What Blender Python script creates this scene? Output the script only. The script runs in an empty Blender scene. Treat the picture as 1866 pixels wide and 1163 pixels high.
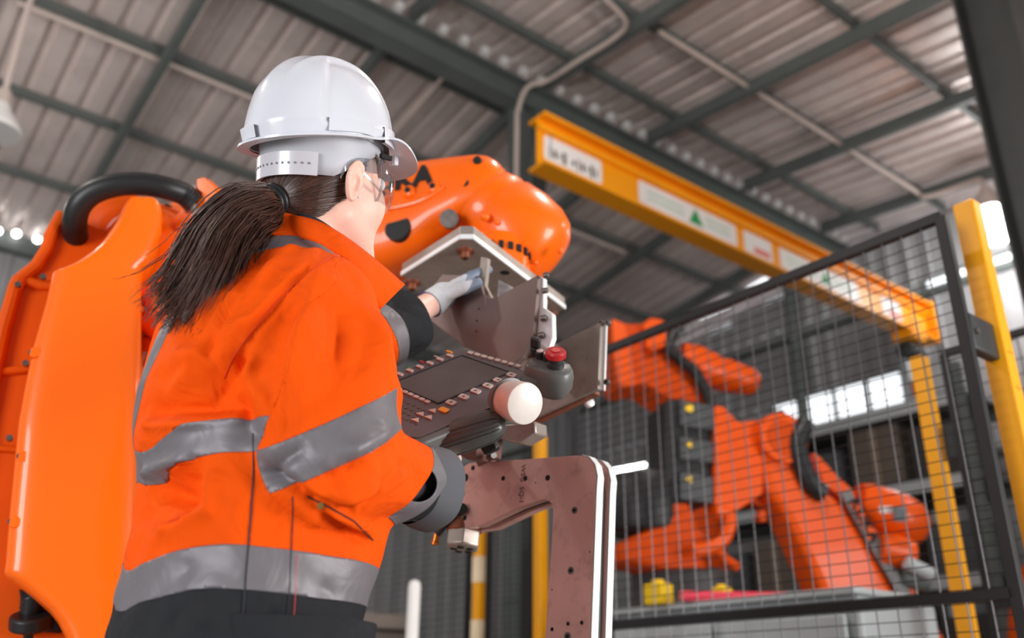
import bpy, bmesh, math, random
import numpy as np
from mathutils import Vector, Matrix, noise as mnoise
random.seed(7); np.random.seed(7)
SC = bpy.context.scene
COL = SC.collection
PI = math.pi
V = lambda *a: np.array(a, float)

# ------------------------------------------------------------------ camera
FPX, PITCH, ROLL, YAW = 1643.406, .4036062, .01101847, .9076014
CX, CY = 933.0, 581.5
_c, _s = math.cos(PITCH), math.sin(PITCH)
_r0 = V(1, 0, 0); _d0 = V(0, _s, -_c); FW = V(0, _c, _s)
RT = math.cos(ROLL)*_r0 - math.sin(ROLL)*_d0
DN = math.sin(ROLL)*_r0 + math.cos(ROLL)*_d0
EYE = V(0, 0, .75)
U = V(math.sin(YAW), math.cos(YAW), 0)      # building axis: right and away
W = V(-math.cos(YAW), math.sin(YAW), 0)     # building axis: left and away
ZZ = V(0, 0, 1)
cam = bpy.data.cameras.new('camera'); camo = bpy.data.objects.new('camera', cam); COL.objects.link(camo)
cam.sensor_width = 36; cam.lens = FPX*36/1866
cam.clip_start = .05; cam.clip_end = 200
m = Matrix.Identity(4)
for i in range(3):
    m[i][0] = RT[i]; m[i][1] = -DN[i]; m[i][2] = -FW[i]; m[i][3] = EYE[i]
camo.matrix_world = m
cam.dof.use_dof = True; cam.dof.focus_distance = 1.42; cam.dof.aperture_fstop = 2.5
SC.camera = camo

# ------------------------------------------------------------------ daylight and exposure
wd = bpy.data.worlds.new('world'); SC.world = wd; wd.use_nodes = True
bg = wd.node_tree.nodes['Background']; bg.inputs[0].default_value = (.93, .96, 1, 1); bg.inputs[1].default_value = .32
SC.view_settings.view_transform = 'Standard'; SC.view_settings.look = 'None'
SC.view_settings.exposure = 0.30; SC.view_settings.gamma = 1
SC.view_settings.use_curve_mapping = False
def area(name, loc, target, size, size_y, power, col=(1, 1, 1), spread=PI):
    l = bpy.data.lights.new(name, 'AREA'); l.shape = 'RECTANGLE'; l.size = size; l.size_y = size_y; l.energy = power; l.color = col; l.spread = spread
    o = bpy.data.objects.new(name, l); COL.objects.link(o); o.location = loc
    o.rotation_euler = (Vector(target)-Vector(loc)).to_track_quat('-Z', 'Y').to_euler()
    return o
# added area lights standing in for unseen doors, camera right and behind
area('door_stand_in', (4.8, .0, 1.15), (0, 1.35, 1.05), 2.4, 2.1, 98, (1, .985, .97), math.radians(110))
area('door_stand_in_rear', (-3.0, -2.0, 1.15), (-.3, 1.6, 1.1), 1.6, 1.7, 125, (.97, .985, 1))

# ------------------------------------------------------------------ helpers
def ray(x, y): return RT*(x-CX)/FPX + DN*(y-CY)/FPX + FW
def P(x, y, d): return EYE + ray(x, y)*d            # a spot seen at x, y standing d metres in front of the camera
def B(u, w, z): return U*u + W*w + ZZ*z             # building coordinates
def on(x, y, n, k):                                 # where a sight line meets the plane n.q = k
    d = ray(x, y); return EYE + d*((k - EYE @ n)/(d @ n))
def unit(v): v = np.asarray(v, float); return v/np.linalg.norm(v)
def frame(a, up=ZZ):
    a = unit(a); x = np.cross(up, a)
    if np.linalg.norm(x) < 1e-4: x = np.cross(V(1, 0, 0), a)
    x = unit(x); return x, np.cross(a, x), a

class MB:
    def __init__(s): s.v = []; s.f = []
    def add(s, vs, fs):
        o = len(s.v); s.v += [tuple(map(float, q)) for q in vs]; s.f += [tuple(i+o for i in f) for f in fs]; return s
    def hexa(s, p):          # 8 corners: bottom 4 then top 4
        return s.add(p, [(3, 2, 1, 0), (4, 5, 6, 7), (0, 1, 5, 4), (1, 2, 6, 5), (2, 3, 7, 6), (3, 0, 4, 7)])
    def box(s, c, ax, h):    # centre, three axes, half sizes
        c = np.asarray(c, float); X, Y, Z_ = [np.asarray(a, float)*k for a, k in zip(ax, h)]
        return s.hexa([c-X-Y-Z_, c+X-Y-Z_, c+X+Y-Z_, c-X+Y-Z_, c-X-Y+Z_, c+X-Y+Z_, c+X+Y+Z_, c-X+Y+Z_])
    def bar(s, a, b, w, h, up=ZZ):
        a = np.asarray(a, float); b = np.asarray(b, float); X, Y, A = frame(b-a, up)
        return s.box((a+b)/2, (X, Y, A), (w/2, h/2, np.linalg.norm(b-a)/2))
    def prism(s, out, n, t, holes=None):   # polygon (points in space) extruded along n by t
        out = [np.asarray(q, float) for q in out]; k = len(out); n = np.asarray(n, float)*t
        vs = out+[q+n for q in out]
        fs = [tuple(range(k))[::-1], tuple(range(k, 2*k))]+[(i, (i+1) % k, (i+1) % k+k, i+k) for i in range(k)]
        return s.add(vs, fs)
    def loft(s, rings, closed=True, cap0=True, cap1=True):
        k = len(rings[0]); vs = [q for r in rings for q in r]; fs = []
        for j in range(len(rings)-1):
            for i in range(k if closed else k-1):
                a = j*k+i; b = j*k+(i+1) % k; fs.append((a, b, b+k, a+k))
        if cap0: fs.append(tuple(range(k))[::-1])
        if cap1: fs.append(tuple(range((len(rings)-1)*k, len(rings)*k)))
        return s.add(vs, fs)
    def cyl(s, a, b, r, r2=None, n=20, cap=True):
        a = np.asarray(a, float); b = np.asarray(b, float); X, Y, _ = frame(b-a); r2 = r if r2 is None else r2
        ring = lambda c, q: [c+q*(X*math.cos(t)+Y*math.sin(t)) for t in np.arange(n)*2*PI/n]
        return s.loft([ring(a, r), ring(b, r2)], True, cap, cap)
    def lathe(s, a, axis, prof, n=28):     # prof: (distance along axis, radius)
        a = np.asarray(a, float); X, Y, A = frame(axis)
        rings = [[a+A*h+max(r, 1e-5)*(X*math.cos(t)+Y*math.sin(t)) for t in np.arange(n)*2*PI/n] for h, r in prof]
        return s.loft(rings)
    def tube(s, pts, r, n=10, cap=True, up=ZZ):
        pts = [np.asarray(q, float) for q in pts]; rs = r if hasattr(r, '__len__') else [r]*len(pts)
        rings = []; X = None
        for i, q in enumerate(pts):
            t = unit(pts[min(i+1, len(pts)-1)]-pts[max(i-1, 0)])
            if X is None: X = frame(t, up)[0]
            X = unit(X-t*(X@t)); Y = np.cross(t, X)
            rings.append([q+rs[i]*(X*math.cos(a)+Y*math.sin(a)) for a in np.arange(n)*2*PI/n])
        return s.loft(rings, True, cap, cap)
    def sphere(s, c, r, ax=None, n=20, m_=12):
        c = np.asarray(c, float); r = r if hasattr(r, '__len__') else (r, r, r); ax = ax or (V(1, 0, 0), V(0, 1, 0), ZZ)
        rings = [[c+ax[0]*r[0]*math.sin(p)*math.cos(t)+ax[1]*r[1]*math.sin(p)*math.sin(t)+ax[2]*r[2]*math.cos(p) for t in np.arange(n)*2*PI/n] for p in np.linspace(PI-1e-3, 1e-3, m_)]
        return s.loft(rings)

def spline(pts, n=8, closed=False):       # Catmull-Rom through the points
    pts = [np.asarray(q, float) for q in pts]; out = []; k = len(pts)
    for i in range(k if closed else k-1):
        g = (lambda j: pts[j % k]) if closed else (lambda j: pts[min(max(j, 0), k-1)])
        p0, p1, p2, p3 = g(i-1), g(i), g(i+1), g(i+2)
        for t in np.arange(n)/n:
            out.append(.5*((2*p1)+(p2-p0)*t+(2*p0-5*p1+4*p2-p3)*t*t+(3*p1-p0-3*p2+p3)*t**3))
    if not closed: out.append(pts[-1])
    return out
def rounded(pts, r, n=4):                 # rounds the corners of a polygon of points in space (r: one radius or one per corner)
    out = []; k = len(pts); pts = [np.asarray(q, float) for q in pts]
    for i in range(k):
        p, a, b = pts[i], pts[i-1], pts[(i+1) % k]; q = r[i] if hasattr(r, '__len__') else r
        if q <= 0: out.append(p); continue
        da, db = unit(a-p), unit(b-p); q = min(q, .45*np.linalg.norm(a-p), .45*np.linalg.norm(b-p))
        A_, B_ = p+da*q, p+db*q
        for t in np.linspace(0, 1, n+1): out.append((1-t)**2*A_+2*t*(1-t)*p+t*t*B_)
    return out

ROOT = {}
def origin(o):
    while o.parent is not None: o = o.parent
    return ROOT.get(o.name, V(0, 0, 0))
def mesh_obj(name, me, mat, parent=None):
    o = bpy.data.objects.new(name, me); COL.objects.link(o)
    if mat: me.materials.append(mat)
    if parent is not None: o.parent = parent
    return o
def finish(me, ang=32, smooth=True):
    bm = bmesh.new(); bm.from_mesh(me); bmesh.ops.recalc_face_normals(bm, faces=bm.faces)
    if smooth:
        lim = math.radians(ang)
        for f in bm.faces: f.smooth = True
        for e in bm.edges: e.smooth = not (len(e.link_faces) == 2 and e.calc_face_angle(0) > lim)
    bm.to_mesh(me); bm.free()
def obj(name, mb, mat, parent=None, bevel=0, seg=2, ang=32, smooth=True, solid=0, sub=0):
    o0 = origin(parent) if parent is not None else V(0, 0, 0)
    me = bpy.data.meshes.new(name); me.from_pydata([tuple(np.asarray(q)-o0) for q in mb.v], [], mb.f); finish(me, ang, smooth)
    o = mesh_obj(name, me, mat, parent)
    if solid: md = o.modifiers.new('s', 'SOLIDIFY'); md.thickness = solid; md.offset = -1
    if bevel: md = o.modifiers.new('b', 'BEVEL'); md.width = bevel; md.segments = seg; md.limit_method = 'ANGLE'; md.angle_limit = math.radians(35); md.harden_normals = False
    if sub: md = o.modifiers.new('d', 'SUBSURF'); md.levels = sub; md.render_levels = sub
    return o
def thing(name, label, cat, loc=(0, 0, 0), group=None):
    o = bpy.data.objects.new(name, None); COL.objects.link(o); o.empty_display_size = .1
    o.location = tuple(loc); o['label'] = label; o['category'] = cat
    if group: o['group'] = group
    ROOT[o.name] = np.asarray(loc, float); return o
def tag(o, label, cat, group=None):
    o['label'] = label; o['category'] = cat
    if group: o['group'] = group
    return o
def struct(o, label=None):
    o['kind'] = 'structure'
    if label: o['label'] = label
    return o
def clone(o, parent=None, shift=V(0, 0, 0)):
    c = o.copy(); COL.objects.link(c); c.parent = parent; c.location = tuple(np.asarray(o.location)+np.asarray(shift)); return c
def text_mb(txt, pos, xdir, ydir, size, depth=.0004, align='CENTER', bold=0):
    cu = bpy.data.curves.new('t', 'FONT'); cu.body = txt; cu.size = size; cu.align_x = align; cu.align_y = 'CENTER'; cu.extrude = depth; cu.offset = bold; cu.resolution_u = 3
    o = bpy.data.objects.new('t', cu); COL.objects.link(o)
    bpy.context.view_layer.update(); dg = bpy.context.evaluated_depsgraph_get(); me = o.evaluated_get(dg).to_mesh()
    X, Y = unit(xdir), unit(ydir); N = np.cross(X, Y); pos = np.asarray(pos, float); mb = MB()
    mb.add([pos+X*v.co.x+Y*v.co.y+N*v.co.z for v in me.vertices], [tuple(p.vertices) for p in me.polygons])
    bpy.data.objects.remove(o); return mb

# ------------------------------------------------------------------ materials
MATS = {}
def mat(name, col, rough=.5, metal=0, var=.08, scale=6, bump=0, bscale=60, coat=0, spec=.5, trans=0, ior=1.45, emit=None, estr=0, stretch=(1, 1, 1), wear=None, wear_amt=.5, alpha=1, sheen=0, sss=0, crumple=0):
    if name in MATS: return MATS[name]
    M = bpy.data.materials.new(name); M.use_nodes = True; nt = M.node_tree; N = nt.nodes; L = nt.links; b = N['Principled BSDF']
    b.inputs['Roughness'].default_value = rough; b.inputs['Metallic'].default_value = metal
    b.inputs['Specular IOR Level'].default_value = spec; b.inputs['IOR'].default_value = ior
    b.inputs['Coat Weight'].default_value = coat; b.inputs['Coat Roughness'].default_value = .08
    b.inputs['Transmission Weight'].default_value = trans; b.inputs['Alpha'].default_value = alpha
    b.inputs['Sheen Weight'].default_value = sheen
    if sss: b.inputs['Subsurface Weight'].default_value = sss; b.inputs['Subsurface Radius'].default_value = (1, .35, .2); b.inputs['Subsurface Scale'].default_value = .008
    tc = N.new('ShaderNodeTexCoord'); mp = N.new('ShaderNodeMapping'); mp.inputs['Scale'].default_value = stretch
    L.new(tc.outputs['Object'], mp.inputs[0])
    nz = N.new('ShaderNodeTexNoise'); nz.inputs['Scale'].default_value = scale; nz.inputs['Detail'].default_value = 5
    L.new(mp.outputs[0], nz.inputs['Vector'])
    rp = N.new('ShaderNodeValToRGB'); c = V(*col)
    rp.color_ramp.elements[0].position = .3; rp.color_ramp.elements[1].position = .7
    rp.color_ramp.elements[0].color = (*np.clip(c*(1-var), 0, 1), 1); rp.color_ramp.elements[1].color = (*np.clip(c*(1+var), 0, 1), 1)
    L.new(nz.outputs['Fac'], rp.inputs[0]); out = rp.outputs[0]
    if wear is not None:
        n2 = N.new('ShaderNodeTexNoise'); n2.inputs['Scale'].default_value = scale*2.3; n2.inputs['Detail'].default_value = 8; n2.inputs['Roughness'].default_value = .7
        L.new(mp.outputs[0], n2.inputs['Vector'])
        r2 = N.new('ShaderNodeValToRGB'); r2.color_ramp.elements[0].position = .52; r2.color_ramp.elements[1].position = .75
        r2.color_ramp.elements[1].color = (wear_amt,)*3+(1,)
        L.new(n2.outputs['Fac'], r2.inputs[0]); mx = N.new('ShaderNodeMixRGB'); L.new(r2.outputs[0], mx.inputs[0]); L.new(out, mx.inputs[1]); mx.inputs[2].default_value = (*wear, 1); out = mx.outputs[0]
    L.new(out, b.inputs['Base Color'])
    if bump:
        bn = N.new('ShaderNodeTexNoise'); bn.inputs['Scale'].default_value = bscale; bn.inputs['Detail'].default_value = 3; L.new(mp.outputs[0], bn.inputs['Vector'])
        bp = N.new('ShaderNodeBump'); bp.inputs['Strength'].default_value = bump; bp.inputs['Distance'].default_value = .002
        L.new(bn.outputs['Fac'], bp.inputs['Height']); L.new(bp.outputs[0], b.inputs['Normal'])
        if crumple:
            cn = N.new('ShaderNodeTexNoise'); cn.inputs['Scale'].default_value = 13; cn.inputs['Detail'].default_value = 2.5; cn.inputs['Distortion'].default_value = 1.4; L.new(tc.outputs['Object'], cn.inputs['Vector'])
            cb = N.new('ShaderNodeBump'); cb.inputs['Strength'].default_value = crumple; cb.inputs['Distance'].default_value = .016
            L.new(cn.outputs['Fac'], cb.inputs['Height']); L.new(cb.outputs[0], bp.inputs['Normal'])
    if emit is not None: b.inputs['Emission Color'].default_value = (*emit, 1); b.inputs['Emission Strength'].default_value = estr
    MATS[name] = M; return M
def srgb(r, g, b): return tuple(((c/255+.055)/1.055)**2.4 if c > 10 else c/255/12.92 for c in (r, g, b))
M_orange = mat('robot_orange', (.98, .14, .001), .34, var=.04, scale=3, spec=.3, coat=.3, bump=.03, bscale=140)
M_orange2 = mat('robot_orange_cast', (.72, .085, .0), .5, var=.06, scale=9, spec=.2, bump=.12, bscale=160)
M_orange_shade = mat('robot_orange_shade', (.80, .088, .0), .38, var=.05, scale=3, spec=.3, coat=.15); M_orange_shade2 = mat('robot_orange_shade_cast', (.60, .062, .0), .5, var=.07, scale=9, spec=.2)  # darker copies of the robot orange, shade of the background robots painted in
M_black = mat('black_rubber', (.012, .012, .013), .42, var=.2, bump=.05)
M_blackp = mat('black_plastic', (.02, .02, .022), .5, var=.15)
M_dark = mat('dark_recess', (.008, .008, .008), .8, var=.2)
M_steel = mat('ground_steel', srgb(166, 154, 146), .38, metal=.55, var=.14, scale=14, bump=.05, bscale=220, wear=srgb(120, 88, 66), wear_amt=.45)
M_steel_br = mat('bright_machined_steel', srgb(238, 238, 238), .3, metal=.15, var=.05, scale=20)
M_steel_dk = mat('oiled_steel_plate', srgb(134, 114, 110), .42, metal=.5, var=.1, scale=8, bump=.03, wear=srgb(120, 92, 84), wear_amt=.35)
M_copper = mat('bronzed_steel_plate', srgb(218, 172, 163), .42, metal=.25, var=.09, scale=9, bump=.04, bscale=200, wear=srgb(120, 96, 88), wear_amt=.55)
M_rust = mat('brown_bolt_steel', srgb(150, 92, 70), .45, metal=.6, var=.25, scale=60)
M_bolt = mat('socket_bolt_steel', srgb(120, 112, 108), .35, metal=.85, var=.2, scale=80)
M_yellow = mat('yellow_powder_coat', srgb(248, 168, 0), .38, var=.03, scale=8, coat=.2)
M_crane = mat('crane_orange_paint', (1, .36, .002), .42, var=.05, scale=3)
M_mesh = mat('black_mesh_steel', (.014, .013, .014), .45, var=.1, metal=.2)
M_mesh_lit = mat('mesh_steel_lit', (.15, .14, .145), .4, metal=.4, var=.1)  # lighter copy of the mesh steel, light on the uprights painted in
M_roof = mat('galvanised_roof_sheet', srgb(222, 208, 204), .38, metal=.3, var=.12, scale=1.3, wear=srgb(120, 108, 104), wear_amt=.35)
M_frame = mat('grey_green_frame_paint', srgb(92, 98, 96), .5, var=.08, scale=4)
M_frame_dk = mat('charcoal_column_paint', srgb(62, 63, 62), .5, var=.1, scale=4)
M_conduit = mat('pale_conduit', srgb(205, 188, 180), .4, var=.06)
M_wall = mat('grey_wall_sheet', srgb(168, 168, 170), .5, metal=.2, var=.1, scale=1.5)
M_floor = mat('concrete_floor', srgb(150, 147, 142), .45, var=.12, scale=1.4, wear=srgb(110, 106, 100), wear_amt=.4)
M_white = mat('white_print', srgb(238, 236, 234), .45, var=.02)
M_lampw = mat('lit_lamp_glass', (1, 1, 1), .4, var=0, emit=(1, .99, .96), estr=9)
def clear_mat(name, tint=(1, 1, 1), gloss=.06, edge=.5):
    M = bpy.data.materials.new(name); M.use_nodes = True; nt = M.node_tree; N = nt.nodes; N.clear(); L = nt.links
    o = N.new('ShaderNodeOutputMaterial'); mx = N.new('ShaderNodeMixShader'); tr = N.new('ShaderNodeBsdfTransparent'); tr.inputs[0].default_value = (*tint, 1)
    g = N.new('ShaderNodeBsdfGlossy'); g.inputs['Roughness'].default_value = .06
    lw = N.new('ShaderNodeLayerWeight'); lw.inputs[0].default_value = .25; mp = N.new('ShaderNodeMapRange'); mp.inputs['To Min'].default_value = gloss; mp.inputs['To Max'].default_value = edge
    L.new(lw.outputs['Facing'], mp.inputs['Value']); L.new(mp.outputs[0], mx.inputs[0]); L.new(tr.outputs[0], mx.inputs[1]); L.new(g.outputs[0], mx.inputs[2]); L.new(mx.outputs[0], o.inputs[0])
    MATS[name] = M; return M
M_glass = clear_mat('window_glass', (.9, .95, 1))
M_lit = mat('daylit_frosted_pane', (.9, .93, .97), .4, var=.04, scale=3, emit=(.92, .96, 1), estr=1.15)
M_cab = mat('grey_cabinet_paint', srgb(176, 182, 184), .45, var=.04)
# ------------------------------------------------------------------ the hall
W0, ZR = 5.438, 6.32                     # ridge position and height
TL, TR = math.tan(math.radians(8.46)), math.tan(math.radians(5.69))
UE, WL = 9.6, 10.6                       # end wall and left wall
def roofz(w): return ZR-TL*(w-W0) if w > W0 else ZR-TR*(W0-w)
U0, WR = -4.0, -4.0
mb = MB().hexa([B(U0-4, WR-4, -.1), B(UE+.2, WR-4, -.1), B(UE+.2, WL+.2, -.1), B(U0-4, WL+.2, -.1), B(U0-4, WR-4, 0), B(UE+.2, WR-4, 0), B(UE+.2, WL+.2, 0), B(U0-4, WL+.2, 0)])
struct(obj('floor', mb, M_floor))
def profile(n, pitch, h):                # trapezoid ribs, list of (along, height)
    p = []
    for i in range(n): x = i*pitch; p += [(x, 0), (x+pitch*.62, 0), (x+pitch*.70, h), (x+pitch*.92, h)]
    return p+[(n*pitch, 0)]
PITCH_R = .235; NR = 4; SW = PITCH_R*NR
def sheet_mesh(name, a, along, down, nrm, length, n=NR, h=.042, mat_=None):
    pr = profile(n, PITCH_R, h); top = [along*x+nrm*y for x, y in pr]; bot = [q+down*length for q in top]; k = len(pr)
    th = [q+nrm*.003 for q in top]; bh = [q+nrm*.003 for q in bot]
    mb = MB().add(top+bot, [(i, i+1, i+1+k, i+k) for i in range(k-1)]); mb.add(th+bh, [(i, i+k, i+1+k, i+1) for i in range(k-1)])
    me = bpy.data.meshes.new(name); me.from_pydata(mb.v, [], mb.f); me.materials.append(mat_); return me
ceil = bpy.data.objects.new('ceiling', None); COL.objects.link(ceil); struct(ceil, 'sloping corrugated metal roof of the hall'); ROOT['ceiling'] = V(0, 0, 0)
nu = int((UE+.5-U0)/SW)+1
for side in (0, 1):
    d = unit(W-ZZ*TL) if side == 0 else unit(-W-ZZ*TR); L_ = (WL+.4-W0)/math.cos(math.atan(TL)) if side == 0 else (W0-WR)/math.cos(math.atan(TR))
    n_ = unit(np.cross(U, d)); n_ = n_ if n_[2] > 0 else -n_
    me = sheet_mesh('roof_sheet', None, U, d, n_, L_, mat_=M_roof)
    for i in range(nu):
        o = bpy.data.objects.new('roof_sheet', me); COL.objects.link(o); o.parent = ceil; o.location = tuple(B(UE+.5-(i+1)*SW, W0, ZR))
# ridge girder and column
def ibeam(mb, a, b, h, bw, tf=.012, tw=.010, up=ZZ):
    a = np.asarray(a, float); b = np.asarray(b, float); X, Y, A = frame(b-a, up)
    for s_ in (-1, 1): mb.bar(a+Y*s_*(h/2-tf/2), b+Y*s_*(h/2-tf/2), bw, tf, up)
    mb.bar(a, b, tw, h-2*tf, up); return mb
t = struct(obj('trim_1', ibeam(MB(), B(U0, W0, 5.98), B(UE, W0, 5.98), .26, .2, .02, .014), M_frame), 'grey steel ridge girder running away under the roof')
g = MB()
for k in range(60):
    u = U0+.15+k*.225
    g.box(B(u, W0-.12, 6.16), (U, W, ZZ), (.03, .03, .035))
obj('bolt_cleat', g, M_steel_br, t)
def cpur(mb, a, b, w_, h_):     # channel section
    a = np.asarray(a, float); b = np.asarray(b, float); X, Y, A = frame(b-a)
    mb.bar(a-X*w_/2, b-X*w_/2, .006, h_); mb.bar(a+Y*h_/2, b+Y*h_/2, w_, .006); mb.bar(a-Y*h_/2, b-Y*h_/2, w_, .006); return mb
n = 2
RAF = [-2.95, -1.45, .04, 1.53, 3.05, 4.53, 5.95, 7.45, 8.98]
for u in RAF:
    for (w1, w2) in ((W0+.1, WL), (WR, W0-.1)):
        o = struct(obj('trim_%d' % n, MB().bar(B(u, w1, roofz(w1)-.14), B(u, w2, roofz(w2)-.14), .075, .13), M_frame, bevel=.004), 'dark steel rafter under the roof sheets'); n += 1
for w in (9.35, 8.16, 7.0, 5.95, 4.95, 4.12, 2.95, 1.75, .55, -.65, -1.85):
    struct(obj('trim_%d' % n, cpur(MB(), B(U0, w, roofz(w)-.05), B(UE, w, roofz(w)-.05), .05, .075), M_frame), 'thin steel purlin carrying the roof sheets'); n += 1
o = obj('trim_%d' % n, ibeam(MB(), B(4.36, W0, 0), B(4.36, W0, 5.86), .2, .2, .014, .012, up=U), M_frame); struct(o, 'grey steel column standing under the ridge girder'); n += 1
struct(obj('trim_%d' % n, MB().bar(B(U0, WL-.1, 5.42), B(UE, WL-.1, 5.42), .12, .2), M_frame), 'grey eave beam along the left wall'); n += 1
# big dark column on the right
pc = P(1846, 194, 6.0); pc_u, pc_w = pc@U, pc@W
o = obj('trim_%d' % n, ibeam(MB(), B(pc_u, pc_w-.02, 0), B(pc_u, pc_w-.02, roofz(pc_w)-.2), .36, .34, .02, .016, up=W), M_frame_dk); struct(o, 'large charcoal steel column at the right of the picture'); n += 1
# left wall
def wall(name, label, a, along, length, z0, z1f, nrm, mat_, skip=()):
    w_ = bpy.data.objects.new(name, None); COL.objects.link(w_); struct(w_, label); ROOT[name] = V(0, 0, 0); cache = {}
    for i in range(int(math.ceil(length/SW))):
        q = a+along*(i*SW); zt = z1f(q, i)
        key = round(zt, 3)
        if key not in cache: cache[key] = sheet_mesh('wall_sheet', None, along, -ZZ, nrm, zt-z0, h=.035, mat_=mat_)
        s_ = bpy.data.objects.new('wall_sheet', cache[key]); COL.objects.link(s_); s_.parent = w_; s_.location = tuple(q+ZZ*zt)
    return w_
wall('wall_left', 'pale corrugated left side wall of the hall', B(U0, WL, 0), U, UE-U0, 0, lambda q, i: 5.36, -W, M_wall)
# end wall: lower tier, clerestory slots, upper tier with open gaps below the roof
wall('wall_end', 'grey corrugated end wall far behind the fence', B(UE, WR, 0), W, WL-WR, 0, lambda q, i: 3.85, -U, M_wall)
wall('wall_end_middle', 'corrugated end wall strip above the windows', B(UE, WR, 0), W, WL-WR, 4.35, lambda q, i: 5.2, -U, M_wall)
def ztop(q, i):
    w = q@W; z = min(roofz(w), roofz(w+SW))-.1
    return z-(.16 if i in (11, 12) else 0)
wall('wall_end_top', 'corrugated end wall strip below the roof slope', B(UE, WR, 0), W, WL-WR, 5.32, ztop, -U, M_wall)
# window band: solid infill except where the glass is
def infill(z0, z1, gaps):
    global n
    cuts = [WR]+[x for g_ in gaps for x in g_]+[WL]
    for a, b in zip(cuts[::2], cuts[1::2]):
        struct(obj('trim_%d' % n, MB().box(B(UE+.02, (a+b)/2, (z0+z1)/2), (U, W, ZZ), (.02, (b-a)/2, (z1-z0)/2)), M_wall), 'flat infill strip of the end wall'); n += 1
infill(5.2, 5.32, [(3.35, 4.5)]); infill(3.85, 4.35, [(4.95, 6.75)])
k = 1
for a, b, z0, z1, np_ in ((4.95, 6.75, 3.85, 4.35, 4), (3.35, 4.5, 5.2, 5.32, 3)):
    wn = bpy.data.objects.new('window_%d' % k, None); COL.objects.link(wn); struct(wn, 'bright window strip in the end wall'); ROOT[wn.name] = V(0, 0, 0); k += 1
    fr = MB()
    for z in (z0, z1): fr.bar(B(UE-.01, a, z), B(UE-.01, b, z), .05, .03)
    for j in range(np_+1): w = a+(b-a)*j/np_; fr.bar(B(UE-.01, w, z0), B(UE-.01, w, z1), .03, .05)
    obj('window_frame', fr, M_frame, wn)
    for j in range(np_):
        w = a+(b-a)*(j+.5)/np_; obj('pane', MB().box(B(UE, w, (z0+z1)/2), (U, W, ZZ), (.003, (b-a)/np_/2-.02, (z1-z0)/2-.015)), M_lit, wn)
for z in (1.6, 3.2, 5.14):
    struct(obj('trim_%d' % n, MB().bar(B(UE-.06, WR, z), B(UE-.06, WL, z), .09, .06), M_frame), 'horizontal steel girt on the end wall'); n += 1
for w in (6.25, 8.6):
    struct(obj('trim_%d' % n, MB().bar(B(UE-.1, w, 0), B(UE-.1, w, roofz(w)-.1), .1, .12), M_frame), 'dark steel wind post on the end wall'); n += 1
w = 4.75; struct(obj('trim_%d' % n, MB().bar(B(UE-.16, w, 0), B(UE-.16, w, 5.2), .2, .2), M_cab), 'pale post in front of the end wall'); n += 1

wn = bpy.data.objects.new('window_3', None); COL.objects.link(wn); struct(wn, 'added glowing panes filling the gaps between end wall and roof'); ROOT[wn.name] = V(0, 0, 0)  # panes added over the open gaps, daylight put in as emission
for (xa, ya, xb, yb) in ((1274, 582, 1328, 560), (1362, 528, 1416, 503)):
    qa, qb = on(xa, ya, U, UE-.03), on(xb, yb, U, UE-.03); obj('pane', MB().prism([qa, qb, qb+ZZ*.10, qa+ZZ*.10], U, .006), M_lit, wn)
# conduits
def conduit(pts, r, label):
    return tag(obj('conduit', MB().tube(pts, r, 8), M_conduit), label, 'conduit')
def rp(x, y, dz=-.16):       # a spot under the right roof slope
    n2 = ZZ-TR*W; return on(x, y, n2, ZR-TR*W0+dz)
def rl(x, y, dz=-.12):
    n2 = ZZ+TL*W; return on(x, y, n2, ZR+TL*W0+dz)
a1, a2 = B(4.53-.07, 4.32, roofz(4.32)-.2), B(4.53-.07, 5.2, roofz(5.2)-.2)
conduit(spline([B(3.95, 4.0, roofz(4)-.2), B(4.36, 4.1, roofz(4.1)-.2), a1, (a1+a2)/2, a2, B(4.3, 5.31, 6.0), B(4.235, 5.36, 5.75), B(4.22, 5.36, 5.4), B(4.22, 5.36, 3.0)], 6), .022, 'bent conduit running from the roof down the grey column')
conduit(spline([B(4.75, 4.07, roofz(4.1)-.13), B(6.5, 4.07, roofz(4.1)-.13), B(8.75, 4.07, roofz(4.1)-.13), B(8.93, 4.0, roofz(4)-.2), B(8.93, 3.55, roofz(3.5)-.2), B(8.93, 3.41, roofz(3.4)-.21), B(8.93, 3.38, roofz(3.38)-.29)], 6), .025, 'pale conduit along a purlin to the lit lamp')
conduit([B(.35, 7.06, roofz(7)-.1), B(2.9, 7.06, roofz(7)-.1)], .024, 'pale conduit along the left roof slope above the helmet')
conduit([B(3.72, 5.75, roofz(5.75)-.1), B(3.75, 7.9, roofz(7.9)-.1)], .022, 'pale conduit down the roof slope behind the helmet')
conduit([B(5.7, 7.06, roofz(7)-.12), B(7.3, 7.06, roofz(7)-.12)], .024, 'pale conduit on the roof left of the crane beam')
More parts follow.
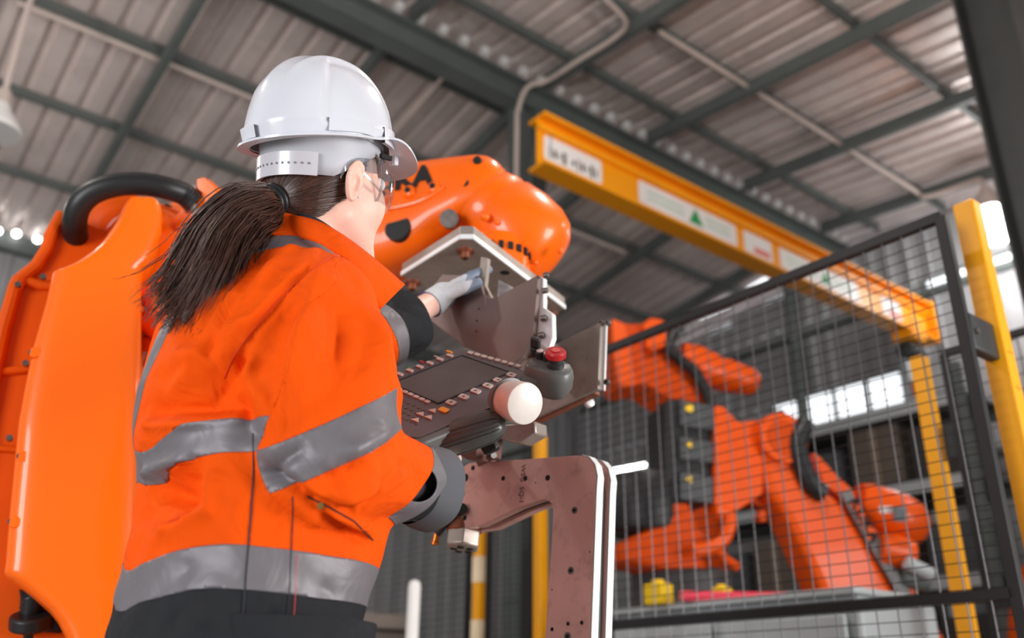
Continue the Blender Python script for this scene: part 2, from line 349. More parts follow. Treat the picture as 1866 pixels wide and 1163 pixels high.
# lamps
def bell_lamp():
    c = P(-10, 235, 6.0); t = thing('pendant_lamp', 'white bell-shaped high bay lamp hanging at the left edge', 'lamp', c)
    obj('lamp_shade', MB().lathe(c, ZZ, [(-.02, .165), (.0, .168), (.06, .14), (.13, .085), (.19, .06), (.2, .0)], 28), M_white, t)
    obj('lamp_body', MB().lathe(c+ZZ*.19, ZZ, [(0, .055), (.1, .05), (.13, .03)], 20), M_conduit, t)
    obj('drop_rod', MB().tube([c+ZZ*.3, V(c[0], c[1], roofz(c@W)-.05)], .02, 8), M_conduit, t)
    obj('bulb', MB().sphere(c+ZZ*.05, .05), M_white, t)
bell_lamp()
def added_high_bay(u, w, label, power, z=4.7):  # lamps added out of view to light the roof and hall
    c = B(u, w, z); t = thing('added_high_bay_lamp', label, 'lamp', c, 'added high bay lamps out of the picture')
    obj('lamp_shade', MB().lathe(c, ZZ, [(-.02, .165), (.0, .168), (.06, .14), (.13, .085), (.19, .06), (.2, .0)], 28), M_white, t)
    obj('drop_rod', MB().tube([c+ZZ*.19, V(c[0], c[1], roofz(w)-.05)], .02, 8), M_conduit, t)
    obj('bulb', MB().sphere(c-ZZ*.07, .075), M_lampw, t)
    l = bpy.data.lights.new('lamp_light', 'POINT'); l.energy = power; l.shadow_soft_size = .1; l.color = (1, .93, .86)
    lo = bpy.data.objects.new('lamp_light', l); COL.objects.link(lo); lo.location = (0, 0, -.3); lo.parent = t
added_high_bay(2.6, 1.3, 'added white high bay lamp hanging above and in front of the worker', 130)
added_high_bay(6.6, .2, 'added white high bay lamp hanging beyond the charcoal column', 50)
added_high_bay(-1.6, 3.2, 'added white high bay lamp hanging behind the camera', 90)
added_high_bay(-1.4, 7.2, 'added white high bay lamp hanging far left of the robot', 90)
def led_lamp():
    c = B(8.93, 3.38, roofz(3.38)-.30); t = thing('pendant_lamp', 'lit white cylindrical lamp beside the charcoal column', 'lamp', c)
    obj('lamp_cap', MB().lathe(c-ZZ*.28, ZZ, [(0, .125), (.1, .12), (.2, .07), (.28, .03)], 24), M_conduit, t)
    obj('lamp_tube', MB().lathe(c-ZZ*.66, ZZ, [(0, .1), (.02, .125), (.37, .125), (.38, .12)], 24), M_lampw, t)
    l = bpy.data.lights.new('lamp_light', 'POINT'); l.energy = 40; l.shadow_soft_size = .12
    lo = bpy.data.objects.new('lamp_light', l); COL.objects.link(lo); lo.location = (0, 0, -.8); lo.parent = t
led_lamp()

def small_lamp(x, y, d, label, r=.036, up=.0):
    c = P(x, y, d); t = thing('wall_lamp', label, 'lamp', c)
    obj('lamp_globe', MB().sphere(c, r, n=16), M_lampw, t); obj('lamp_base', MB().lathe(c+ZZ*r*.7, ZZ, [(0, r*.6), (r*.9, r*.7), (r, 0)], 14), M_frame, t)
small_lamp(-4, 421, 9.9, 'first small lit lamp on the left eave beam'); small_lamp(30, 426, 10.0, 'second small lit lamp on the left eave beam'); small_lamp(68, 437, 10.2, 'third small lit lamp on the left eave beam, beside the robot')
small_lamp(1735, 731, 8.2, 'small round white lamp low beyond the yellow post', .05)
# crane beam
def crane():
    q = P(977, 240, 6.7); wc = q@W; u0, u1, zt, zb = 3.59, 9.1, 4.79, 4.37
    t = thing('crane_beam', 'long orange overhead crane beam with white stickers', 'crane', B(u0, wc, zb))
    obj('web', MB().box(B((u0+u1)/2, wc, (zt+zb)/2), (U, W, ZZ), ((u1-u0)/2, .006, (zt-zb)/2-.012)), M_crane, t)
    for nm, z in (('top_flange', zt), ('bottom_flange', zb)):
        obj(nm, MB().box(B((u0+u1)/2, wc, z), (U, W, ZZ), ((u1-u0)/2, .095, .014)), M_crane, t, bevel=.004)
    obj('rail', MB().box(B((u0+u1)/2, wc-.02, zt-.085), (U, W, ZZ), ((u1-u0)/2, .022, .025)), M_crane, t, bevel=.004)
    ep = MB().box(B(u1-.02, wc, (zt+zb)/2), (U, W, ZZ), (.02, .12, .24)); obj('end_stop', ep, M_crane, t, bevel=.005)
    obj('column_bracket', MB().bar(B(u0+.08, wc+.02, (zt+zb)/2), B(4.36, W0-.1, (zt+zb)/2), .12, .2), M_frame, t)
    def sticker(ua, ub, lines, c0=M_white):
        zc = (zt+zb)/2-.02; h = .105
        s_ = obj('sticker', MB().prism(rounded([B(ua, wc-.008, zc-h), B(ub, wc-.008, zc-h), B(ub, wc-.008, zc+h), B(ua, wc-.008, zc+h)], .03), -W, .002), c0, t)
        return s_, zc
    ink = mat('sticker_ink', srgb(90, 80, 76), .5); gr = mat('sticker_green', srgb(40, 150, 80), .5); rd = mat('sticker_red', srgb(226, 120, 110), .5)
    def uof(x, y): return on(x, y, W, wc)@U
    us = [(uof(990, 275), uof(1095, 320)), (uof(1162, 345), uof(1340, 425)), (uof(1354, 435), uof(1405, 460)), (uof(1420, 470), uof(1562, 530)), (uof(1605, 555), uof(1640, 570))]
    for i, (a, b) in enumerate(us):
        s_, zc = sticker(a, b, None); z0 = .011
        if i == 0:
            for kk in range(11):
                if kk == 4: continue
                x = a+(b-a)*(.1+.08*kk); obj('print', MB().box(B(x, wc-z0, zc-.03), (U, W, ZZ), ((b-a)*.014*(1+kk % 2), .001, .05-.015*(kk % 3))), ink, s_)
        elif i in (1, 3):
            x = a+(b-a)*.56; obj('print', MB().prism([B(x-.09, wc-z0, zc-.07), B(x+.09, wc-z0, zc-.07), B(x, wc-z0, zc+.08)], -W, .002), gr, s_)
            g = MB()
            for (x0, x1) in ((.08, .44), (.66, .92)):
                for zz in (-.03, .03): g.box(B(a+(b-a)*(x0+x1)/2, wc-z0, zc+zz), (U, W, ZZ), ((b-a)*(x1-x0)/2, .001, .012))
            obj('print', g, mat('pale_green_print', srgb(190, 214, 198), .5), s_)
        else:
            obj('print', MB().box(B((a+b)/2+.05, wc-z0, zc-.05), (U, W, ZZ), ((b-a)*.28, .001, .03)), rd, s_)
    # hoist trolley at the far end
    uh = u1-.45; h = thing('chain_hoist', 'red and grey chain hoist hanging from the crane beam end', 'hoist', B(uh, wc, zb-.5))
    obj('trolley', MB().box(B(uh, wc, zb-.06), (U, W, ZZ), (.14, .11, .06)).box(B(uh, wc-.11, zb+.02), (U, W, ZZ), (.12, .012, .12)), M_crane, h, bevel=.01)
    obj('motor', MB().lathe(B(uh, wc, zb-.22)-U*.16, U, [(0, .05), (.02, .09), (.3, .09), (.32, .05)]), mat('dark_hoist_paint', srgb(50, 52, 54), .5), h)
    obj('hook_block', MB().box(B(uh, wc, zb-.62), (U, W, ZZ), (.06, .05, .09)), mat('red_hoist_paint', srgb(170, 40, 34), .45), h, bevel=.02)
    ch = MB()
    for i in range(14): ch.box(B(uh+.012*(i % 2), wc, zb-.31-i*.018), (U, W, ZZ), (.012, .012, .012))
    obj('chain', ch, M_bolt, h)
    hk = [B(uh, wc, zb-.7)+U*x+ZZ*z for x, z in ((0, 0), (.0, -.06), (.05, -.09), (.06, -.15), (0, -.19), (-.06, -.16))]
    obj('hook', MB().tube(spline(hk, 5), .016, 8), mat('red_hoist_paint', (1, 0, 0)), h)
crane()
# ------------------------------------------------------------------ safety fences
def fence_panel(u, w0, w1, z0, z1, label, rails=(), dv=.06, dh=.032, single=True, wire=.0017):
    t = thing('mesh_fence', label, 'fence', B(u, w0, 0)); fr = .012
    for w in (w0, w1): obj('frame_post', MB().box(B(u, w, (z0+z1)/2), (U, W, ZZ), (.0125, .015, (z1-z0)/2)), M_mesh, t, bevel=.002)
    for z in (z0, z1)+tuple(rails):
        hh = .015 if z in (z0, z1) else .013
        obj('frame_rail', MB().box(B(u, (w0+w1)/2, z), (U, W, ZZ), (.0125, (w1-w0)/2, hh)), M_mesh, t, bevel=.002)
    nv = int((w1-w0)/dv); nh = int((z1-z0)/dh)
    a = MB().cyl(B(u-.004, w0, z0), B(u-.004, w0, z1), wire*1.15, n=6); c = MB().cyl(B(u, w0, z0), B(u, w1, z0), wire*.8, n=6)
    if single:
        o = obj('upright_wire', a, M_mesh_lit, t); o.location = tuple(W*dv)
        for i in range(2, nv): clone(o, t, W*dv*(i-1))
        o = obj('cross_wire', c, M_mesh, t); o.location = tuple(ZZ*dh)
        for i in range(2, nh): clone(o, t, ZZ*dh*(i-1))
    else:
        mb = MB()
        for i in range(1, nv): mb.bar(B(u-.004, w0+i*dv, z0), B(u-.004, w0+i*dv, z1), wire*2, wire*2)
        for i in range(1, nh): mb.bar(B(u, w0, z0+i*dh), B(u, w1, z0+i*dh), wire*1.8, wire*1.8)
        o = obj('wire_mesh', mb, M_mesh, t, smooth=False); o['kind'] = 'stuff'
    return t
def yellow_post(u, w, h, label, holes=True, su=.055, sw=.06):
    t = thing('fence_post', label, 'post', B(u, w, 0), 'yellow safety fence posts')
    tb = MB(); c = B(u+su/2, w+sw/2, h/2)
    obj('tube', tb.box(c, (U, W, ZZ), (su/2, sw/2, h/2)), M_yellow, t, bevel=.006, seg=3)
    obj('foot_plate', MB().box(B(u+su/2, w+sw/2, .005), (U, W, ZZ), (.07, .07, .005)), M_yellow, t, bevel=.002)
    if holes:
        for z in (1.63, 1.53, 1.0, .4):
            for k in (.018, .034): obj('screw_hole', MB().cyl(B(u+k, w-.0012, z), B(u+k, w+.004, z), .0032, n=10), mat('hole_shadow', srgb(150, 92, 0), .6), t)
    return t
fence_panel(2.27, .986, 2.5, .12, 2.0, 'tall black wire mesh panel nearest the camera at right', rails=(1.0,))
yellow_post(2.412, .952, 2.1, 'tall yellow post at the right edge with small screw holes')
q = P(984, 950, 4.7); yellow_post(q@U, q@W, 2.1, 'yellow post rising behind the steel C frame', False)
UF = q@U; WF = q@W
# clips between panel and post
for z, lab in ((1.66, 'upper black clip joining mesh panel to the right yellow post'), (.55, 'lower black clip joining mesh panel to the right yellow post')):
    t = thing('fence_clip', lab, 'clip', B(2.3, .97, z))
    obj('clip_body', MB().box(B(2.345, .985, z), (U, W, ZZ), (.068, .016, .052)), M_blackp, t, bevel=.006)
    obj('clip_screw', MB().cyl(B(2.3, .968, z), B(2.3, .962, z), .008, n=12), M_bolt, t)
fence_panel(UF+.03, WF+.1, WF+.48, .12, 2.05, 'narrow black wire mesh panel between two yellow posts behind the C frame', rails=(.85,), single=False)
# rear fence
yellow_post(3.486, 1.70, 2.1, 'yellow post beyond the mesh beside the grey striped robot arm', False)
t = thing('fence_clip', 'black clip on the yellow post beyond the mesh', 'clip', B(3.5, 1.66, 1.72))
obj('clip_body', MB().box(B(3.52, 1.655, 1.72), (U, W, ZZ), (.026, .022, .07)), M_blackp, t, bevel=.008)
fence_panel(3.5, .25, 1.62, .12, 2.08, 'black wire mesh panel far right beyond the yellow post', rails=(1.1,), single=False, dv=.06, dh=.06)
q = P(889, 1080, 5.0); yellow_post(UF, q@W, 1.95, 'short yellow post with pale bands left of the C frame', False)
t = bpy.data.objects['fence_post.003']; wq = q@W
for z in (1.44, 1.1): obj('pale_band', MB().box(B(UF+.0275, wq+.03, z), (U, W, ZZ), (.0285, .031, .07)), mat('pale_band', srgb(250, 226, 190), .3), t)
fence_panel(UF+.03, wq+.14, wq+1.75, .12, 2.05, 'black wire mesh panel far behind the worker', rails=(.85,), single=False, dv=.06, dh=.04)
# grey wall behind that corner of the cell
# controller cabinet behind the fence
def cabinet():
    c = P(1330, 1150, 3.62); cu, cw = c@U, c@W; h = 1.13
    t = thing('robot_controller', 'long pale grey controller cabinet behind the mesh', 'cabinet', B(cu, cw, 0))
    obj('body', MB().box(B(cu+.3, cw+.05, h/2), (U, W, ZZ), (.27, .62, h/2)), M_cab, t, bevel=.02, seg=3)
    obj('lid', MB().box(B(cu+.3, cw+.05, h+.012), (U, W, ZZ), (.31, .63, .012)), M_cab, t, bevel=.006)
    for k, (w, z) in enumerate(((.32, .95), (-.3, .95))):
        obj('door', MB().box(B(cu-.006, cw+.05+w, .56), (U, W, ZZ), (.008, .28, .5)), M_cab, t, bevel=.006)
    v = MB()
    for i in range(6): v.box(B(cu-.016, cw+.3, .98-.02*i), (U, W, ZZ), (.003, .09, .006))
    obj('vent_slots', v, M_dark, t)
    return cu, cw, h
cu_, cw_, ch_ = cabinet()
def connector(x, y, d, lab, s=.04):
    q = P(x, y, d); t = thing('cable_connector', lab, 'connector', V(q[0], q[1], ch_+.025))
    b = V(q[0], q[1], ch_+.025)
    yl = mat('yellow_connector', srgb(250, 205, 10), .4)
    obj('plug', MB().box(b+ZZ*s*.8, (U, W, ZZ), (s*.7, s, s*.8)), yl, t, bevel=.008, seg=3)
    obj('cap', MB().cyl(b+ZZ*s*1.55, b+ZZ*s*1.9, s*.5, n=16), yl, t)
connector(1200, 1082, 3.95, 'square yellow connector under the orange bracket', .055)
connector(1316, 1092, 3.85, 'small yellow connector beside the red cable')
pr = [P(x, y, 3.8) for x, y in ((1240, 1096), (1300, 1102), (1350, 1108), (1395, 1110), (1440, 1106))]
pr = [V(q[0], q[1], ch_+.047) for q in pr]
tag(obj('red_cable', MB().tube(spline(pr, 5), .022, 10), mat('red_pink_cable', srgb(230, 70, 90), .4)), 'red cable lying on the grey controller cabinet', 'cable')
# dim machine and white post behind the worker
def machine():
    c = P(742, 1150, 4.2); cu, cw = c@U-.1, c@W+1.2
    t = thing('machine_cabinet', 'dark brown-grey machine housing low behind the worker', 'machine', B(cu, cw, 0))
    mm = mat('machine_brown', srgb(96, 88, 84), .5)
    obj('housing', MB().box(B(cu+.3, cw+.1, .56), (U, W, ZZ), (.3, .55, .56)), mm, t, bevel=.02)
    obj('hood', MB().box(B(cu+.25, cw+.1, 1.16), (U, W, ZZ), (.34, .58, .04)), mat('machine_hood', srgb(120, 110, 104), .5), t, bevel=.01)
    obj('window', MB().box(B(cu-.002, cw+.12, .8), (U, W, ZZ), (.004, .36, .2)), M_dark, t)
    obj('beacon', MB().cyl(B(cu+.05, cw-.2, 1.2), B(cu+.05, cw-.2, 1.26), .03, n=16), M_yellow, t)
    q = P(756, 1056, 4.0); t2 = thing('white_post', 'slim round-topped white post behind the worker', 'post', V(q[0], q[1], 0))
    obj('tube', MB().lathe(V(q[0], q[1], 0), ZZ, [(0, .028), (q[2]-.03, .028), (q[2]-.01, .022), (q[2], .0)], 20), M_white, t2)
    obj('foot', MB().lathe(V(q[0], q[1], 0), ZZ, [(0, .08), (.012, .08), (.014, .03)], 20), M_white, t2)
machine()
def light_tube():
    a, b = P(1118, 874, 5.2), P(1210, 856, 5.3)
    t = thing('light_tube', 'glowing white strip light beside the C frame corner', 'lamp', a)
    obj('tube_glass', MB().cyl(a, b, .016, n=14).cyl(a+ZZ*.05, b+ZZ*.05, .012, n=14), M_lampw, t)
    obj('holder', MB().bar(a+ZZ*.025+unit(b-a)*.0, b+ZZ*.025, .03, .012), M_cab, t)
    s_ = a*.5+b*.5; obj('stand', MB().cyl(V(s_[0], s_[1], 0)+FW*V(0, 1, 0)*.04, V(s_[0], s_[1], s_[2])+V(0, .04, 0), .015, n=10), M_cab, t)
light_tube()
def rack():
    # pallet racking with pale beams far behind the fence
    t = thing('storage_rack', 'grey storage rack with goods before the end wall', 'rack', B(7.6, 5.2, 0))
    for w in (3.4, 5.2, 7.0):
        for u in (7.5, 8.3): obj('upright', MB().box(B(u, w, 1.75), (U, W, ZZ), (.04, .04, 1.75)), M_frame, t)
    for z in (.9, 1.7, 2.5, 3.2):
        for u in (7.5, 8.3): obj('beam', MB().box(B(u, 5.2, z), (U, W, ZZ), (.025, 1.8, .05)), M_cab if u < 8 else M_frame, t)
        obj('shelf', MB().box(B(7.9, 5.2, z+.06), (U, W, ZZ), (.4, 1.8, .012)), M_frame, t)
    cols = [srgb(86, 74, 66), srgb(60, 58, 58), srgb(104, 92, 84), srgb(78, 80, 84)]; i = 0
    for z in (.972, 1.772, 2.572):
        for w in (3.7, 4.3, 4.9, 5.5, 6.1, 6.7):
            hh = .2+.1*random.random(); i += 1
            c = thing('carton', 'dim carton on the rack, %s shelf, %s from the right' % ({.972: 'bottom', 1.772: 'middle', 2.572: 'top'}[z], ['first', 'second', 'third', 'fourth', 'fifth', 'sixth'][int(round((w-3.7)/.6))]), 'carton', B(7.85, w, z), 'cartons on the storage rack')
            obj('box', MB().box(B(7.85, w, z+hh), (U, W, ZZ), (.26, .25, hh)), mat('carton%d' % (i % 4), cols[i % 4], .7), c, bevel=.01)
            obj('tape', MB().box(B(7.588, w, z+hh), (U, W, ZZ), (.003, .03, hh*.98)), mat('carton_tape', srgb(150, 130, 108), .5), c)
rack()
# ------------------------------------------------------------------ robots
def casting(rows, n, k, dep, expo=3.2, back=None, seg=36, shift=0):
    """rows: (y, xl, xr) sight-line rows on the plane n.q=k; each becomes a rounded closed section of depth dep."""
    n = unit(n); mb = MB(); rings = []
    for row in rows:
        y, xl, xr = row[:3]; d_ = row[3] if len(row) > 3 else dep
        L_, R_ = on(xl, y, n, k), on(xr, y, n, k); c = (L_+R_)/2+n*(d_*.5+shift); X = (R_-L_)/2; r = []
        for a in np.arange(seg)*2*PI/seg:
            ca, sa = math.cos(a), math.sin(a)
            r.append(c+X*np.sign(ca)*abs(ca)**(2/expo)+n*(d_/2)*np.sign(sa)*abs(sa)**(2/expo))
        rings.append(r)
    return mb.loft(rings)
def dense(rows, m_=5):
    r = np.array([list(q) for q in rows], float); out = []
    for i in range(len(r)-1):
        for t in np.arange(m_)/m_: out.append(r[i]*(1-t)+r[i+1]*t)
    return [tuple(q) for q in out]+[tuple(r[-1])]
def plate(pts, n, k, th, rad=0):
    q = [on(x, y, n, k) for x, y in pts]
    return MB().prism(rounded(q, rad) if rad else q, unit(n), th)
def bolt_ring(mb, c, axis, r, n, rb, h):
    X, Y, A = frame(axis)
    for a in np.arange(n)*2*PI/n: q = c+r*(X*math.cos(a)+Y*math.sin(a)); mb.cyl(q, q+A*h, rb, n=8)
    return mb

def big_robot():
    n1 = unit(V(-.40, .916, 0)); k1 = P(150, 700, 1.95) @ n1
    t = thing('industrial_robot', 'large orange industrial robot standing behind the worker', 'robot', V(*(P(150, 1100, 2.1)[:2]), 0))
    rows = [(359, 236, 282, .05), (362, 231, 290, .09), (368, 226, 295, .12), (380, 220, 298, .14), (395, 212, 298, .15), (410, 202, 297, .15), (425, 191, 294, .15), (440, 178, 290, .15), (455, 160, 285, .15), (466, 143, 279, .15), (475, 127, 272, .15), (483, 108, 265, .15), (488, 94, 262, .15), (500, 91, 261, .15), (540, 82, 260, .15), (620, 59, 260, .15), (690, 44, 260, .15), (760, 31, 260, .15), (840, 23, 260, .15), (930, 14, 260, .15), (1020, 7, 260, .15), (1040, 4, 260, .15), (1048, 10, 260, .15), (1056, 22, 260, .15), (1066, 36, 260, .15), (1080, 54, 260, .15), (1095, 71, 260, .15), (1110, 88, 260, .15), (1130, 104, 260, .15), (1163, 121, 260, .15), (1220, 130, 262, .15), (1320, 132, 268, .15), (1420, 120, 278, .15)]
    link = obj('link_arm', casting(dense(rows, 3), n1, k1, .15, 4.5, seg=56), M_orange, t, ang=48)
    # bosses with bolts on the left rim
    for x, y in ((43, 830), (27, 950), (64, 640)):
        bs = MB(); bb = MB(); q = on(x, y, n1, k1)-n1*.004; bs.cyl(q+n1*.08, q+n1*.012, .012, n=16); bb.cyl(q+n1*.008-RT*.010, q+n1*.02-RT*.01, .005, n=10)
        obj('bolt_boss', bs, M_orange, link, bevel=.002); obj('boss_bolt', bb, M_bolt, link)
    # rear half of the link: ribbed channel housing
    n2 = n1; k2 = k1+.16
    back = plate([(113, 388), (101, 408), (91, 427), (85, 452), (66, 482), (36, 506), (28, 520), (5, 603), (-30, 760), (-60, 960), (-60, 1180), (150, 1180), (260, 700), (262, 520), (200, 420)], n2, k2, .03, .01)
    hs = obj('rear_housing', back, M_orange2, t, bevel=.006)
    rim = MB().tube([on(x, y, n2, k2-.01) for x, y in ((36, 508), (28, 523), (5, 605), (-28, 760), (-58, 960))], .016, 10)
    rim.tube([on(x, y, n2, k2-.01) for x, y in ((113, 390), (92, 428), (85, 454), (66, 484), (36, 508))], .014, 10)
    rim.tube([on(x, y, n2, k2-.004) for x, y in ((36, 508), (70, 520), (120, 522))], .012, 10)
    rim.tube([on(x, y, n2, k2-.004) for x, y in ((-20, 680), (60, 672))], .01, 10)
    rim.tube([on(x, y, n2, k2-.004) for x, y in ((-20, 816), (60, 822))], .008, 10)
    obj('housing_rim', rim, M_orange2, hs)
    for x, y in ((33, 521), (79, 507), (47, 664), (18, 800)): q = on(x, y, n2, k2-.02); obj('housing_screw', MB().cyl(q-n2*.012, q, .007, n=10), M_bolt, hs)
    lowb = plate([(0, 1060), (24, 1062), (30, 1110), (70, 1115), (90, 1163), (100, 1230), (-40, 1230), (-40, 1060)], n2, k1+.22, .02)
    obj('lower_bracket', lowb, M_orange2, t, bevel=.004)
    # shoulder pedestal under the link, out of sight below the picture
    base = P(150, 1100, 2.1); bx_ = V(base[0], base[1], 0)
    obj('pedestal', MB().lathe(bx_, ZZ, [(0, .3), (.05, .3), (.06, .24), (.25, .22), (.3, .26), (.42, .26), (.5, .2), (.62, .16)], 32), M_orange, t)
    # drive hub at the top joint (between link and forearm)
    hub_a, hub_b = P(268, 462, 2.3), P(340, 462, 2.7); ax = unit(hub_b-hub_a)
    obj('elbow_hub', MB().lathe(hub_a-ax*.02, ax, [(0, .08), (.01, .115), (.06, .122), (.062, .128), (.12, .13), (.13, .12), (.2, .135), (.34, .135), (.36, .12), (.4, .08)], 40), M_orange, t)
    hX, hY, _ = frame(ax)
    for k in range(14): q = hub_a+ax*.055+.126*(hX*math.cos(k*.4488)+hY*math.sin(k*.4488)); obj('hub_bolt', MB().cyl(q, q+ax*.03, .008, n=8), M_dark, t)
    # upper ring seen inside the hose loop
    rc = P(226, 420, 2.34); ra = unit(P(222, 420, 1)-EYE)
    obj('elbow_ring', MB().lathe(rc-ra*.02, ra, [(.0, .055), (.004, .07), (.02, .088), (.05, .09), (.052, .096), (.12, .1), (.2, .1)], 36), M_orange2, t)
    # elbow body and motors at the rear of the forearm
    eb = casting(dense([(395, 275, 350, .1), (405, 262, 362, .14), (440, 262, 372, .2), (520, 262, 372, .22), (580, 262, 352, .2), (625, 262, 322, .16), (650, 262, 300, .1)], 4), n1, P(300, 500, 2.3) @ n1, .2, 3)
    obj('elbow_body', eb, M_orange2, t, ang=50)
    for (x0, y0, x1, y1, r) in ((265, 540, 292, 552, .026), (265, 585, 312, 612, .03), (262, 625, 318, 640, .022)): obj('motor_stub', MB().cyl(P(x0, y0, 2.2), P(x1, y1, 2.14), r, r*.9, n=20), M_orange, t, bevel=.006)
    # clamp at the hose end
    cl = MB(); d_ = 2.26
    for pts in (((358, 327), (372, 323), (392, 341), (392, 362), (372, 353), (360, 345)), ((362, 362), (376, 358), (396, 378), (396, 398), (372, 388), (358, 380))):
        q = [P(x, y, d_) for x, y in pts]; cl.prism(rounded(q, .004), FW, .05)
    obj('hose_clamp', cl, M_orange, t, bevel=.004)
    obj('clamp_core', MB().cyl(P(352, 338, 2.28), P(352, 388, 2.28), .022, n=18).cyl(P(366, 392, 2.24), P(368, 396, 2.2), .02, n=18), M_steel, t, bevel=.003)
    arm2 = [P(x, y, 2.28) for x, y in ((318, 392), (352, 372), (372, 392), (392, 400), (380, 420), (318, 420))]
    obj('clamp_arm', MB().prism(arm2, FW, .05), M_orange, t, bevel=.005)
    obj('small_lug', MB().prism([P(x, y, 2.3) for x, y in ((406, 364), (416, 362), (432, 374), (424, 379), (406, 377))], FW, .04), M_orange, t, bevel=.003)
    # cable hose
    hp = [P(x, y, d) for x, y, d in ((356, 372, 2.26), (335, 354, 2.25), (300, 342, 2.22), (255, 335, 2.2), (208, 338, 2.18), (168, 352, 2.17), (144, 376, 2.17), (136, 410, 2.19), (142, 442, 2.24), (158, 472, 2.3), (180, 500, 2.34))]
    hose = obj('cable_hose', MB().tube(spline(hp, 8), .0285, 18), M_black, t)
    rg = MB()
    for a, b in ((P(352, 368, 2.26), P(338, 356, 2.25)),):
        for k in range(4): q = a+(b-a)*k/3; rg.lathe(q, b-a, [(0, .026), (.002, .029), (.005, .029), (.007, .026)], 20)
    obj('hose_ring', rg, M_black, hose)
    # corrugated cable at the lower left
    cp = [P(x, y, 1.9) for x, y in ((58, 1070), (60, 1095), (54, 1140), (50, 1200))]; cp = spline(cp, 10)
    cc = MB().tube(cp, [.022+.003*(i % 2) for i in range(len(cp))], 16); cab = obj('corrugated_cable', cc, M_black, t, ang=80)
    obj('cable_clamp', MB().cyl(P(58, 1120, 1.88), P(56, 1146, 1.88), .042, n=24).bar(P(40, 1130, 1.9), P(118, 1138, 1.93), .05, .04), M_black, t, bevel=.006)
    # forearm towards the wrist
    fa, fb = P(330, 446, 2.72), P(903, 354, 2.42)
    ax = unit(fb-fa); X = unit(np.cross(ax, ZZ)); Y = np.cross(X, ax)      # X points to the camera side
    if X @ FW > 0: X = -X
    Y = unit(np.cross(ax, X)); Y = Y if Y[2] > 0 else -Y; Lf = np.linalg.norm(fb-fa)
    def sec(s_, hw, up, dn, e=3.2, nn=40):
        c = fa+ax*s_*Lf; r = []
        for a in np.arange(nn)*2*PI/nn:
            ca, sa = math.cos(a), math.sin(a); hh = up if sa > 0 else dn
            r.append(c+X*hw*np.sign(ca)*abs(ca)**(2/e)+Y*hh*np.sign(sa)*abs(sa)**(2/e))
        return r
    S = [(0, .1, .12, .18), (.15, .12, .13, .19), (.5, .115, .115, .2), (.62, .11, .11, .2), (.72, .11, .108, .2), (.8, .11, .105, .18), (.86, .11, .102, .14), (.92, .11, .098, .11), (.97, .108, .094, .092), (1.0, .10, .086, .085), (1.02, .085, .072, .07), (1.036, .058, .052, .05), (1.042, .02, .02, .02)]
    fo = obj('forearm', MB().loft([sec(*q) for q in S]), M_orange, t, ang=50)
    # parting flange with bolt lugs along the forearm
    for s_ in (.66, .73, .80, .87):
        lug = MB(); bo = MB(); q = fa+ax*s_*Lf+X*.111-Y*.022; lug.sphere(q, (.02, .012, .02), (ax, X, Y), 14, 8); bo.cyl(q+X*.01, q+X*.014, .008, n=12); obj('lug', lug, M_orange, fo); obj('bolt_recess', bo, M_dark, fo)
    for (s_, up) in ((.985, .045), (.955, -.02)):
        q = fa+ax*s_*Lf+X*.104+Y*up; obj('bolt_recess', MB().cyl(q-X*.02, q+X*.004, .011, n=14), M_dark, fo)
    fl = [fa+ax*s_*Lf+X*x-Y*y for s_, x, y in ((.5, .117, .06), (.6, .112, .06), (.7, .111, .062), (.8, .111, .06), (.86, .11, .045), (.9, .11, .022))]
    obj('seam', MB().tube(spline(fl, 4), .006, 8), M_orange, fo)
    # lettering
    q = fa+ax*.742*Lf+X*.1125+Y*.018
    xd = ax; 
    obj('brand_lettering', text_mb('KUKA', q+ax*.012, xd, Y, .082, .0012, bold=.004), M_dark, fo)
    # glossy white stripe of lettering edge
    # underside motor recess
    q1 = fa+ax*.77*Lf+X*.075-Y*.12
    obj('motor_recess', MB().cyl(q1, q1+X*.03, .036, n=24), M_black, fo)
    obj('lower_plug', MB().cyl(P(821, 402, 2.32), P(818, 398, 2.28), .024, n=18), M_bolt, fo)
    # wrist
    wc = P(932, 418, 2.40); wax = unit(P(1010, 462, 2.36)-P(900, 372, 2.42)); ws = 1.12
    wr = MB().lathe(wc-wax*.135*ws, wax, [(h*ws, r*ws) for h, r in ((0, .06), (.012, .085), (.04, .1), (.075, .108), (.085, .104), (.1, .112), (.15, .116), (.2, .112), (.235, .098), (.255, .075), (.264, .045), (.268, 0))], 44)
    wo = obj('wrist', wr, M_orange, t, ang=50)
    for (x, y, r) in ((884, 395, .012), (975, 478, .008), (1021, 458, .008), (905, 405, .008)): obj('wrist_screw', MB().sphere(P(x, y, 2.27), r, n=12, m_=8), M_orange, wo)
    # tool flange: toothed dark ring above the adapter plate
    fc = P(905, 462, 2.3)
    obj('tool_flange', MB().lathe(fc-ZZ*.06, ZZ, [(0, .085), (.05, .085), (.055, .075), (.09, .07)], 36), M_orange, t)
    gm = MB()
    for k in range(22):
        a = k*2*PI/22; gm.box(fc-ZZ*.018+V(math.cos(a), math.sin(a), 0)*.084, (V(math.cos(a), math.sin(a), 0), V(-math.sin(a), math.cos(a), 0), ZZ), (.006, .006, .01))
    obj('flange_tooth', gm, M_dark, t)
big_robot()

